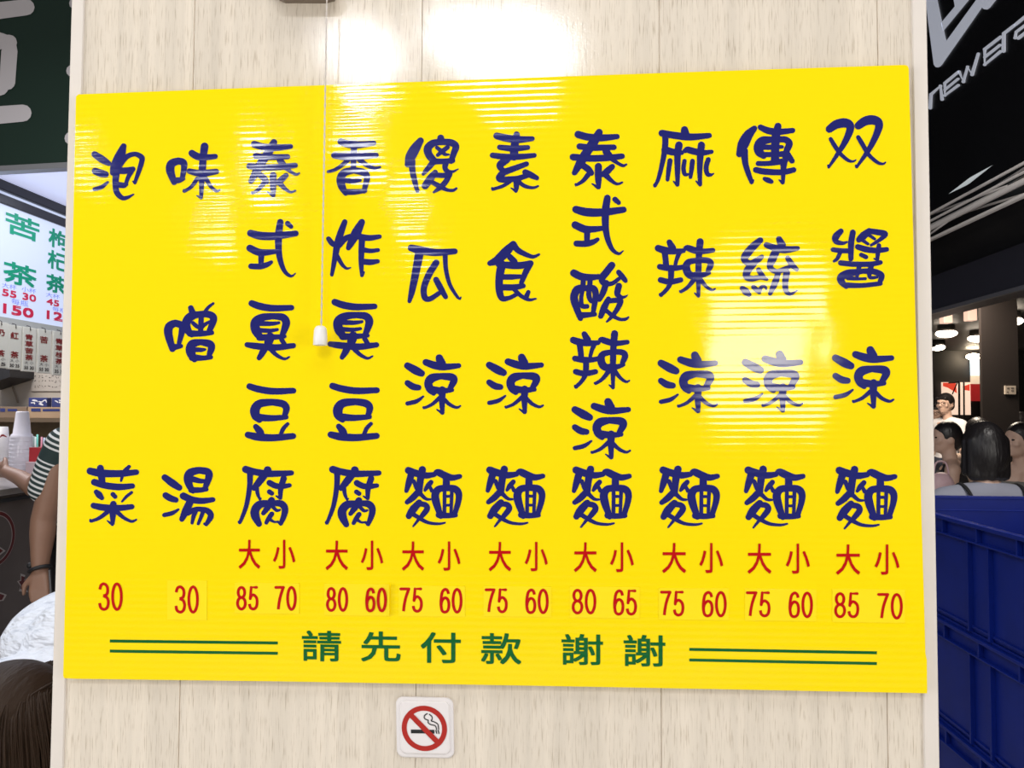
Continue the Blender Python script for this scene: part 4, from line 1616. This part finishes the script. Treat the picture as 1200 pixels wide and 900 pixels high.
c.ell((tx, ty, .90), (.145, .18, .12)).cap((tx, ty, .92), .14, (tx, ty, 1.04), .135).ell((tx, ty, 1.12), (.135, .185, .19))
c.chain([(sh1, .070), ((tx, ty, 1.275), .075), (sh2, .070)])
c.chain([(sh1, .072), (P(62, 545, Y1 - .005), .062), (P(51.5, 573, Y1 - .012), .057)])
c.chain([(sh2, .072), (P(60, 552, Y2 - .01), .058)])
c.done('shirt', stripe_mat(), p1, 0.008, 3)
c = Blob()
for s in (-1, 1):
    c.chain([((tx, ty + s * .09, .84), .105), ((tx + .01, ty + s * .10, .45), .075), ((tx + .02, ty + s * .10, .12), .06)])
c.done('trousers', M_black, p1, 0.012, 3)
h = Blob()
h.ell((tx - .015, ty, 1.515), (.10, .085, .10)).ell((tx + .05, ty, 1.47), (.05, .07, .07))
h.done('hair', M_hair, p1, 0.009, 3)
bm = bmesh.new()
ax = (wr1 - P(47.5, 655, Y1 - 0.05)).normalized()
A0 = ax.orthogonal().normalized()
B0 = ax.cross(A0)
wc = wr1 - ax * 0.004
rg = [wc + A0 * (0.0345 * math.cos(2 * PI * k / 28)) + B0 * (0.0345 * math.sin(2 * PI * k / 28)) + Vector((0, 0, 0.20 * 0.0345 * ((A0 * math.cos(2 * PI * k / 28) + B0 * math.sin(2 * PI * k / 28)).x))) for k in range(29)]
path_tube(bm, rg, 0.0075, 8)
bmesh.ops.create_uvsphere(bm, u_segments=12, v_segments=8, radius=0.013, matrix=Matrix.Translation(wc + Vector((-0.040, 0, 0.012))))
obj('wristband', bm, M_black, p1, True)

# --- customer bent forward in the lower left corner: brown hair, white shirt
p2 = empty('person', (-1.15, 1.1, 0), 'brown haired person in a white shirt bent forward in the lower left corner', 'person')
hc2 = P(6, 868, 0.36)
sh_l, sh_r = Vector((-0.82, 0.60, 0.76)), Vector((-1.16, 0.66, 0.76))
nk = (sh_l + sh_r) / 2
b = Blob()
b.ell((-1.14, 1.15, .55), (.18, .14, .12)).chain([((-1.14, 1.12, .58), .125), ((-1.12, 0.96, .74), .125), ((-1.06, 0.78, .79), .12), (nk + Vector((0, .05, .0)), .09)])
b.chain([(sh_l, .055), (nk, .06), (sh_r, .055)])
b.cap(nk, .055, hc2 + Vector((0, .08, .0)), .048)
for sh, sx_ in ((sh_l, .02), (sh_r, -.04)):
    el = sh + Vector((sx_, .02, -.27))
    wr = el + Vector((-.03, -.20, -.08))
    b.chain([(sh, .048), (el, .037), (wr, .026)])
    hand(b, wr, wr - el, (0, 0, 1), (1 if sx_ < 0 else -1, 0, 0))
for s in (-1, 1):
    b.chain([((-1.14 + s * .09, 1.13, .535), .09), ((-1.14 + s * .14, .76, .50), .062), ((-1.14 + s * .14, .80, .09), .042)])
    b.cap((-1.14 + s * .14, .81, .045), .042, (-1.14 + s * .15, .66, .035), .034)
R2 = head(b, hc2, PI, 0.0) if False else head(b, hc2, PI, -0.75)
b.done('body', M_skin, p2, 0.0085, 5)
eyes(R2, p2)
c = Blob()
c.ell((-1.14, 1.13, .60), (.19, .16, .13)).chain([((-1.14, 1.10, .62), .145), ((-1.12, 0.96, .765), .155), ((-1.06, 0.79, .805), .145), (nk + Vector((0, .06, .01)), .105)])
c.ell((-1.10, .90, .80), (.23, .20, .135)).chain([(sh_l, .072), (nk + Vector((0, .03, .01)), .078), (sh_r, .072)])
for sh, sx_ in ((sh_l, .02), (sh_r, -.04)):
    c.cap(sh, .07, sh + Vector((sx_ * .6, .012, -.16)), .062)
c.done('shirt', mat('white_shirt', (0.78, 0.82, 0.92), 0.7, bump=0.045, bscale=8, bstretch=(1.0, 2.4, 4.2)), p2, 0.010, 4)
c = Blob()
for s in (-1, 1):
    c.chain([((-1.14 + s * .09, 1.13, .545), .10), ((-1.14 + s * .14, .76, .505), .074), ((-1.14 + s * .14, .80, .14), .056)])
c.ell((-1.14, 1.15, .545), (.185, .145, .115))
c.done('trousers', mat('dark_jeans', (0.03, 0.035, 0.06), 0.8), p2, 0.012, 4)
h = Blob()
up2 = Vector((0, -0.35, 0.94))
h.ell(hc2 + Vector((0, .005, .022)), (.098, .115, .108)).ell(hc2 + Vector((.01, .06, -.01)), (.088, .07, .09)).ell(hc2 + Vector((0, -.04, -.03)), (.092, .07, .12))
h.done('hair', M_hairb, p2, 0.008, 4)
bm = bmesh.new()
rnd = random.Random(11)
crown = hc2 + Vector((0.02, 0.07, 0.10))
for k in range(340):
    a = rnd.uniform(-0.15, 1.15) * PI
    tgt = Vector((math.cos(a) * 0.105, -abs(math.sin(a)) * 0.125 + 0.01, -0.02))
    st_ = crown + Vector((rnd.gauss(0, 0.022), rnd.gauss(0, 0.018), rnd.uniform(-0.012, 0.002)))
    mid = hc2 + Vector((tgt.x * 0.78, tgt.y * 0.72, 0.078 + rnd.uniform(-0.008, 0.008)))
    e1 = hc2 + tgt * rnd.uniform(0.97, 1.06)
    e2 = e1 + Vector((tgt.x * 0.06, tgt.y * 0.06, -rnd.uniform(0.08, 0.16)))
    q = spline([tuple(st_), tuple(mid), tuple(e1), tuple(e2)], 5)
    n_ = len(q)
    path_tube(bm, q, [0.0023 * (1 - 0.6 * i / n_) for i in range(n_)], 5)
obj('hair_locks', bm, M_hairb, p2, True)['kind'] = 'stuff'
stool(-1.14, 1.16, 0.43, 'stool under the brown haired person in the lower left corner')

# ------------------------------------------------------------------ right side: black shop front with its lettering
FX = 2.6
M_fac = mat('shopfront_black', (0.010, 0.010, 0.012), 0.32, var=0.2, vscale=3)
zl1, zl0 = at_x(1095, 324, FX).z, at_x(1095, 365, FX).z
bm = boxes([(FX, FX + 0.2, -3.0, 12.0, zl1, 6.0), (FX + 0.03, FX + 0.2, -3.0, 1.6, 0, zl1), (FX + 0.03, FX + 0.2, 10.0, 12.0, 0, zl1)])
tag(obj('wall_shopfront', bm, M_fac), kind='structure')
bm = boxes([(FX - 0.02, FX + 0.22, -3.0, 12.0, zl0, zl1)], 0.004)
tag(obj('trim_5', bm, mat('fascia_navy', (0.030, 0.030, 0.044), 0.4)), kind='structure')
tag(obj('trim_6', boxes([(FX - 0.03, FX + 0.0, -3.0, 12.0, zl0 - 0.02, zl0 + 0.005)], 0.003), mat('fascia_edge', (0.12, 0.12, 0.14), 0.4)), kind='structure')
logo = empty('shop_lettering', at_x(1130, 120, FX), 'white new era lettering and slanted flag emblem on the black shop front', 'sign')
M_lt = mat('lettering_white', (0.80, 0.82, 0.88), 0.4, emit=(0.8, 0.85, 1.0), estr=0.22)


def zc(p):     # traced from a crop: 6.667 x
    return (1020 + p[0] / 6.6667, p[1] / 6.6667)


def facade_mesh(name, fl, m, parent, off, depth=0.005):
    bm = fl.place(lambda x, y: at_x(x, y, FX - 0.002 - off))
    bm.normal_update()
    for f in bm.faces:
        if f.normal.x > 0:
            f.normal_flip()
    r_ = bmesh.ops.extrude_face_region(bm, geom=list(bm.faces))
    vs = [g for g in r_['geom'] if isinstance(g, bmesh.types.BMVert)]
    bmesh.ops.translate(bm, verts=vs, vec=(-depth, 0, 0))
    return obj(name, bm, m, parent)


for polys in ([[(424, -120), (500, -120), (562, 178), (595, 325), (500, 505), (458, 185)], [(500, 505), (515, 524), (532, 526), (548, 518), (560, 505), (595, 325)],
               [(595, 325), (560, 505), (875, 55), (835, -5)], [(835, -5), (875, 55), (893, 72), (915, 74), (935, 60), (990, -10), (1070, -120), (925, -120)]],
              [[(558, 178), (665, 50), (652, -20), (640, -120), (865, -120), (770, 0), (572, 240)]]):
    fl = Flat()
    for p in polys:
        fl.poly([zc(q_) for q_ in p])
    facade_mesh('emblem', fl, M_lt, logo, 0.0)
LET = [[[(470, 843, 24), (476, 738, 24), (550, 672, 24), (563, 776, 24)]],
       [[(690, 562, 20), (584, 650, 22), (585, 745, 22), (690, 666, 20)], [(584, 702, 18), (688, 616, 18)]],
       [[(697, 560, 20), (730, 637, 26), (762, 522, 20), (798, 582, 26), (846, 420, 20)]],
       [[(1022, 288, 22), (896, 385, 24), (896, 505, 22), (1020, 402, 22)], [(896, 447, 20), (1016, 352, 20)]],
       [[(1044, 398, 28), (1046, 262, 26), (1128, 198, 22)]],
       [[(1140, 190, 22), (1206, 136, 24), (1300, 70, 24), (1300, 190, 24), (1160, 298, 24), (1134, 296, 22), (1142, 250, 20), (1300, 130, 20)]]]
for L_ in LET:
    fl = Flat()
    for s_ in L_:
        stroke(fl, [(*zc((x, y)), w_ / 6.6667) for x, y, w_ in s_], smooth=False)
    facade_mesh('letter', fl, M_lt, logo, 0.0)

# two lattice trusses along the shop front
M_tr = mat('truss_steel', (0.66, 0.62, 0.60), 0.4, 0.0)


def truss(xo, za, zb_, y0, y1, seg, lab, ra, rb):
    r = empty('lattice_truss', (xo, (y0 + y1) / 2, zb_ - 0.03), lab, 'truss')
    for nm, z_, rad, dx in (('chord', za, ra, 0), ('chord', zb_, rb, 0.0), ('chord', (za + zb_) / 2, 0.006, 0.10)):
        bm = bmesh.new()
        tube(bm, (xo + dx, y0, z_), (xo + dx, y1, z_), rad)
        obj(nm, bm, M_tr, r, True)
    n = int((y1 - y0) / seg)
    bm = bmesh.new()
    for i in range(n):
        a, b_ = y0 + i * seg, y0 + (i + 0.5) * seg
        tube(bm, (xo, a, zb_), (xo + 0.10, b_, (za + zb_) / 2), 0.007, seg=8)
        tube(bm, (xo + 0.10, b_, (za + zb_) / 2), (xo, a + seg, za), 0.007, seg=8)
        tube(bm, (xo, a, za), (xo, b_, zb_), 0.006, seg=8)
    o = obj('lattice', bm, M_tr, r, True)
    o['kind'] = 'stuff'
    # hangers that fix it to the shop front
    for yy in (y0 + 0.2, y1 - 0.2):
        bm = bmesh.new()
        tube(bm, (xo, yy, za), (FX + 0.01, yy, za), 0.012, seg=8)
        obj('hanger', bm, M_tr, r)


TX = 2.40
truss(TX, at_x(1091, 250, TX).z, at_x(1091, 258.5, TX).z, 1.2, 9.0, 1.5, 'upper thin steel lattice truss along the black shop front', 0.009, 0.008)
truss(TX, at_x(1091, 267, TX).z, at_x(1091, 280, TX).z, 1.2, 9.0, 1.3, 'lower steel lattice truss along the black shop front', 0.017, 0.010)
# tilted pale panel above the trusses
pv = [at_x(1111.5, 227.3, 2.46), at_x(1136, 208.5, 2.36), at_x(1159, 196, 2.30), at_x(1132, 217.5, 2.44)]
bm = bmesh.new()
prism(bm, pv, (0.02, 0, 0.012))
tag(recentre(obj('flood_panel', bm, mat('panel_lit', (0.75, 0.8, 0.82), 0.4, emit=(0.8, 0.88, 0.9), estr=0.35))), 'tilted pale light panel above the trusses on the shop front', 'light')

# hall interior
HZ = 2.56
tag(obj('ceiling_hall', boxes([(FX + 0.2, 11.8, -3.0, 13.6, HZ, HZ + 0.1)]), mat('hall_ceiling', (0.022, 0.020, 0.019), 0.5)), kind='structure')
for i, (px, py, col) in enumerate(((1109, 386, 0), (1146, 392, 1), (1184, 371, 2), (1099, 403, 3))):
    d = ray(px, py)
    t_ = (HZ - 0.06 - CAM.z) / d.z
    p = CAM + d * t_
    r = empty('downlight', (p.x, p.y, HZ - 0.12), ['glowing round ceiling downlight left of the hall middle', 'glowing ceiling downlight above the bright doorway', 'ceiling downlight at the right edge of the hall', 'small far ceiling downlight beside the pillar'][i], 'ceiling light', 'hall downlights')
    bm = bmesh.new()
    lathe(bm, [(0.0, 0.12), (0.10, 0.12), (0.11, 0.0), (0.10, 0.0), (0.09, 0.03), (0, 0.03)], (p.x, p.y, HZ - 0.12))
    obj('can', bm, mat('can_dark', (0.05, 0.045, 0.04), 0.4), r, True)
    bm = bmesh.new()
    bmesh.ops.create_uvsphere(bm, u_segments=16, v_segments=10, radius=1.0, matrix=Matrix.LocRotScale(Vector((p.x, p.y, HZ - 0.115)), None, Vector((0.13 if i < 3 else 0.10, 0.13, 0.055))))
    obj('bulb', bm, mat('bulb_glow', (1, 0.9, 0.75), 0.4, emit=(1.0, 0.84, 0.66), estr=9), r, True)
for i, (px, py) in enumerate(((1108.5, 372.5), (1137, 369.5))):  # glowing boxes put in for reflections of the downlights
    p = at_y(px, py, 7.2)
    zt_ = min(HZ, p.z + 0.08)
    r = tag(recentre(obj('tube_lamp', boxes([(p.x - 0.045, p.x + 0.045, p.y - 0.05, p.y + 0.05, zt_ - 0.14, HZ)], 0.01), mat('dim_glow', (0.6, 0.45, 0.38), 0.4, emit=(1.0, 0.66, 0.5), estr=0.55))),
            ['left dim hanging box lamp under the hall header', 'right dim hanging box lamp under the hall header'][i], 'ceiling light', 'dim box lamps')
BYW = 13.55


def hw(px, py, d=0.0):
    return at_y(px, py, BYW - d)


def hwbox(x0, x1, y0, y1, d0, d1):
    a, b_ = hw(x0, y1, d1), hw(x1, y0, d1)
    return (a.x, b_.x, BYW - d1, BYW - d0, a.z, b_.z)


po = empty('wall_poster', hw(1121, 485), 'lit red and white poster panel at the far end of the hall', 'poster')
obj('poster_sheet', boxes([hwbox(1104.5, 1137, 448, 486, 0, 0.03)]), mat('poster_white', (0.8, 0.62, 0.5), 0.5, emit=(1, 0.72, 0.55), estr=0.75), po)
fl = Flat()
fl.poly([(1105, 448.5), (1120, 448.5), (1121.5, 461), (1111, 454.5), (1105, 452.5)])
fl.poly([(1128, 453), (1136.5, 450), (1136.5, 458), (1130, 457)])
flat_obj('poster_red', fl.place(lambda x, y: hw(x, y, 0.034)), mat('poster_red_ink', (0.55, 0.03, 0.02), 0.5, emit=(0.9, 0.08, 0.04), estr=0.55), po, (0, -1, 0))
for i, (x0, y0, x1, y1, wd) in enumerate(((1124, 447, 1123, 490, 2.2), (1129.5, 447, 1129, 490, 1.8), (1122, 448, 1116, 462, 1.3))):
    a, b_ = hw(x0, y0, 0.35), hw(x1, y1, 0.35)
    bm = bmesh.new()
    tube(bm, a, b_ if i == 2 else (b_.x, b_.y, 0), wd / FPX * 14 / 2)
    if i == 2:
        tube(bm, a, (a.x, a.y + 0.3, a.z), 0.012)
    tag(recentre(obj('post', bm, M_black, None, True)), ['thick dark post in front of the far poster', 'thin dark post right of the thick one by the far poster', 'slanted dark bar across the red of the far poster'][i], 'post')
dw = empty('lit_doorway', hw(1144, 470), 'bright doorway with a pale upper pane and red lower panel at the far end of the hall', 'doorway')
obj('upper_pane', boxes([hwbox(1138, 1150, 421, 440, 0, 0.03)]), mat('door_pale', (0.7, 0.85, 0.95), 0.4, emit=(0.72, 0.9, 1.0), estr=1.0), dw)
obj('middle_pane', boxes([hwbox(1138, 1150, 440, 450, 0, 0.03)]), mat('door_cream', (0.6, 0.5, 0.4), 0.4, emit=(1.0, 0.8, 0.6), estr=0.45), dw)
obj('lower_panel', boxes([hwbox(1138, 1149.5, 450, 470, 0, 0.03)]), mat('door_red', (0.3, 0.015, 0.015), 0.4, emit=(0.6, 0.03, 0.03), estr=0.3), dw)
p = hw(1141, 418, 0.2)
lampo = empty('wall_lamp', (p.x, p.y, p.z - 0.1), 'bright warm lamp above the lit doorway', 'lamp')
bm = bmesh.new()
bmesh.ops.create_uvsphere(bm, u_segments=16, v_segments=10, radius=1.0, matrix=Matrix.LocRotScale(p, None, Vector((0.13, 0.1, 0.06))))
obj('bulb', bm, mat('bulb_bright', (1, 0.85, 0.65), 0.4, emit=(1.0, 0.80, 0.55), estr=30), lampo, True)
obj('bracket', boxes([(p.x - 0.02, p.x + 0.02, p.y, BYW + 0.05, p.z - 0.01, p.z + 0.03)]), M_black, lampo)
a, b_ = at_y(1152, 500, 6.4), at_y(1195, 500, 6.4)
tag(obj('wall_hall', boxes([(a.x, b_.x, 6.4, 6.44, 0, HZ)]), mat('column_dark', (0.018, 0.014, 0.013), 0.5)), kind='structure')
a = at_y(1178, 462, 6.385)
b_ = at_y(1190.5, 452, 6.385)
nsr = empty('small_notice', a, 'small pale notice on the dark hall column', 'notice')
obj('card', boxes([(a.x, b_.x, 6.385, 6.40, a.z, b_.z)]), mat('notice_cream', (0.42, 0.36, 0.30), 0.6), nsr)
fl = Flat()
for x, y, l in ((1180, 455, 3), (1184.5, 455, 4), (1185, 458, 3.5), (1180, 459.5, 2)):
    stroke(fl, [(x, y, 1.2), (x + l, y, 1.2)], smooth=False, square=True)
flat_obj('notice_print', fl.place(lambda x, y: at_y(x, y, 6.382)), M_pk, nsr, (0, -1, 0))

# people in the hall and in front of it
M_bl = mat('cloth_black', (0.014, 0.013, 0.015), 0.85)
M_gr = mat('cloth_greyblue', (0.30, 0.31, 0.38), 0.85)
M_wh = mat('cloth_white', (0.78, 0.76, 0.77), 0.8)
M_bg = mat('cloth_beige', (0.52, 0.37, 0.28), 0.8)
M_gy = mat('cloth_grey', (0.17, 0.16, 0.145), 0.8)
M_dj = mat('cloth_jeans', (0.04, 0.045, 0.07), 0.8)


def put(px, py_head, y, kk=1.0):
    """floor position of someone whose head top shows at (px, py_head) when sitting"""
    return at_y(px, py_head, y).x


seats = [
    (1155, 2.62, 0.0, 'person seen from behind with black bob and grey blue top with black straps', M_skin, M_gr, M_dj, 'bob', 'tee', 0.0, 1.015, M_bl, False, False),
    (1113, 4.75, 1.15, 'person with dark tied hair in a black sleeveless top beside the pillar', M_skin, M_bl, M_bl, 'bun', 'sleeveless', 0.35, 1.0, None, False, False),
    (1147, 5.6, 0.15, 'person seen from behind with dark hair and beige top, beyond the black bob', M_skin, M_bg, M_dj, 'long', 'tee', 0.0, 1.02, None, False, False),
    (1196, 4.35, 2.35, 'person in a grey strapless dress facing left at the right edge', M_skin, M_gy, M_gy, 'bun', 'strapless', -0.55, 1.0, None, False, False),
    (1198, 6.95, 1.75, 'person in black with dark hair behind the grey dress at the right edge', M_skin, M_bl, M_bl, 'long', 'tee', 0.0, 1.06, None, False, False),
    (1098, 8.6, 2.3, 'person with glasses mostly hidden by the pillar, behind the white shirt', M_skin, M_bg, M_dj, 'cap', 'tee', 0.3, 0.88, None, True, True)]
SL_ = ['person with the black bob', 'person in the black sleeveless top', 'person in the beige top', 'person in the grey strapless dress',
       'person in black at the right edge', '']
for sl_, (px, y, yaw, lab, sk, tm_, bm_, hr, top, hy, kk, stp, gl, stn) in zip(SL_, seats):
    x = at_y(px, 490, y).x
    seated(x, y, yaw, lab, sk, tm_, bm_, hr, top, hy, kk, stp, None, gl, stn)
    if not stn:
        stool(x, y, 0.435 * kk, 'red stool under the ' + sl_)
x = at_y(1110, 470, 7.3).x
seated(x, 7.3, 1.9, 'person with short dark hair and glasses in a white shirt standing beyond the black top', M_skin, M_wh, M_dj, 'cap', 'tee', 0.25, 0.94, None, None, True, True)
bag = at_y(1102, 572, 4.25)
bx_ = at_y(1103, 560, 4.3)
bg = empty('carrier_bag', (bx_.x, 4.3, bx_.z - 0.16), 'pink and white carrier bag on the lap of the black top', 'bag')
b = Blob()
b.ell((bx_.x, 4.3, bx_.z - 0.06), (.085, .06, .10)).ell((bx_.x + .01, 4.3, bx_.z - 0.11), (.095, .065, .06))
b.done('bag_body', mat('bag_pink', (0.62, 0.42, 0.46), 0.5, bump=0.01, bscale=25), bg, 0.01, 3)
bm = bmesh.new()
path_tube(bm, spline([(bx_.x - .05, 4.3, bx_.z + .02), (bx_.x - .03, 4.3, bx_.z + .10), (bx_.x + .03, 4.3, bx_.z + .10), (bx_.x + .05, 4.3, bx_.z + .02)], 6), 0.006, 8)
obj('bag_handle', bm, mat('bag_pink', (0, 0, 0)), bg, True)

# ------------------------------------------------------------------ blue crates
KX, KY0, KY1, KW = 0.83, 0.13, 1.265, 0.62
STEP = 0.2264
M_cr = mat('crate_blue', (0.003, 0.016, 0.205), 0.45, spec=0.25, var=0.22, vscale=14)


def crate_mesh():
    bm = bmesh.new()
    x0, x1, y0, y1, h, t = 0.0, KW, KY0, KY1, STEP - 0.0008, 0.006
    lipz = h - 0.040
    rc = 0.012   # wall set back under the lip
    for b_ in ((x0 + rc, x0 + rc + t, y0 + rc, y1 - rc, 0, h), (x1 - rc - t, x1 - rc, y0 + rc, y1 - rc, 0, h),
               (x0 + rc, x1 - rc, y0 + rc, y0 + rc + t, 0, h), (x0 + rc, x1 - rc, y1 - rc - t, y1 - rc, 0, h), (x0 + rc, x1 - rc, y0 + rc, y1 - rc, 0, t)):
        box(bm, *b_)
    # rim on top and ledge below the lip band
    for z0, z1, o in ((h - 0.008, h, 0.0), (lipz, lipz + 0.004, 0.001)):
        box(bm, x0 + o, x0 + rc + t + 0.001, y0 + o, y1 - o, z0, z1, 0.0015)
        box(bm, x1 - rc - t - 0.001, x1 - o, y0 + o, y1 - o, z0, z1, 0.0015)
        box(bm, x0 + o, x1 - o, y0 + o, y0 + rc + t + 0.001, z0, z1, 0.0015)
        box(bm, x0 + o, x1 - o, y1 - rc - t - 0.001, y1 - o, z0, z1, 0.0015)
    # gussets in the lip band, paired ribs down the wall
    n = 8
    for k in range(n + 1):
        y = y0 + 0.03 + (y1 - y0 - 0.06) * k / n
        for xs in ((x0 + 0.002, x0 + rc), (x1 - rc, x1 - 0.002)):
            box(bm, xs[0], xs[1], y - 0.0025, y + 0.0025, lipz, h - 0.006)
    for k in range(3):
        yc_ = y0 + (y1 - y0) * (0.21 + 0.29 * k)
        for s in (-0.037, 0.037):
            for xs in ((x0 + 0.003, x0 + rc), (x1 - rc, x1 - 0.003)):
                box(bm, xs[0], xs[1], yc_ + s - 0.003, yc_ + s + 0.003, 0.004, lipz + 0.002)
    for k in range(6):
        x = x0 + 0.03 + (x1 - x0 - 0.06) * k / 5
        for ys in ((y0 + 0.002, y0 + rc), (y1 - rc, y1 - 0.002)):
            box(bm, x - 0.0025, x + 0.0025, ys[0], ys[1], lipz, h - 0.006)
    for fx in (0.26, 0.38, 0.62, 0.74):
        x = x0 + (x1 - x0) * fx
        for ys in ((y0 + 0.003, y0 + rc), (y1 - rc, y1 - 0.003)):
            box(bm, x - 0.003, x + 0.003, ys[0], ys[1], 0.004, lipz + 0.002)
    for z0 in (0.0, 0.012):
        box(bm, x0 + rc - 0.004, x0 + rc + 0.001, y0 + rc, y1 - rc, z0, z0 + 0.005)
    return bm


cm = bpy.data.meshes.new('crate')
bm = crate_mesh()
bmesh.ops.recalc_face_normals(bm, faces=bm.faces)
bm.transform(Matrix.Translation((0, -(KY0 + KY1) / 2, 0)))
bm.to_mesh(cm)
bm.free()
cm.materials.append(M_cr)
labs = ['blue plastic crate on the floor, bottom of the stack of five right of the pillar', 'blue plastic crate second from the bottom of the stack right of the pillar',
        'blue plastic crate in the middle of the stack of five right of the pillar',
        'blue plastic crate second from the top of the stack, right of the pillar', 'open blue plastic crate topmost of the stack right of the pillar']
for k in range(5):
    o = bpy.data.objects.new('crate', cm)
    COL.objects.link(o)
    o.location = (KX, (KY0 + KY1) / 2, k * STEP)
    tag(o, labs[k], 'crate', 'blue crates in the stack')

bpy.data.objects.remove(_to)
bpy.data.curves.remove(_tc)
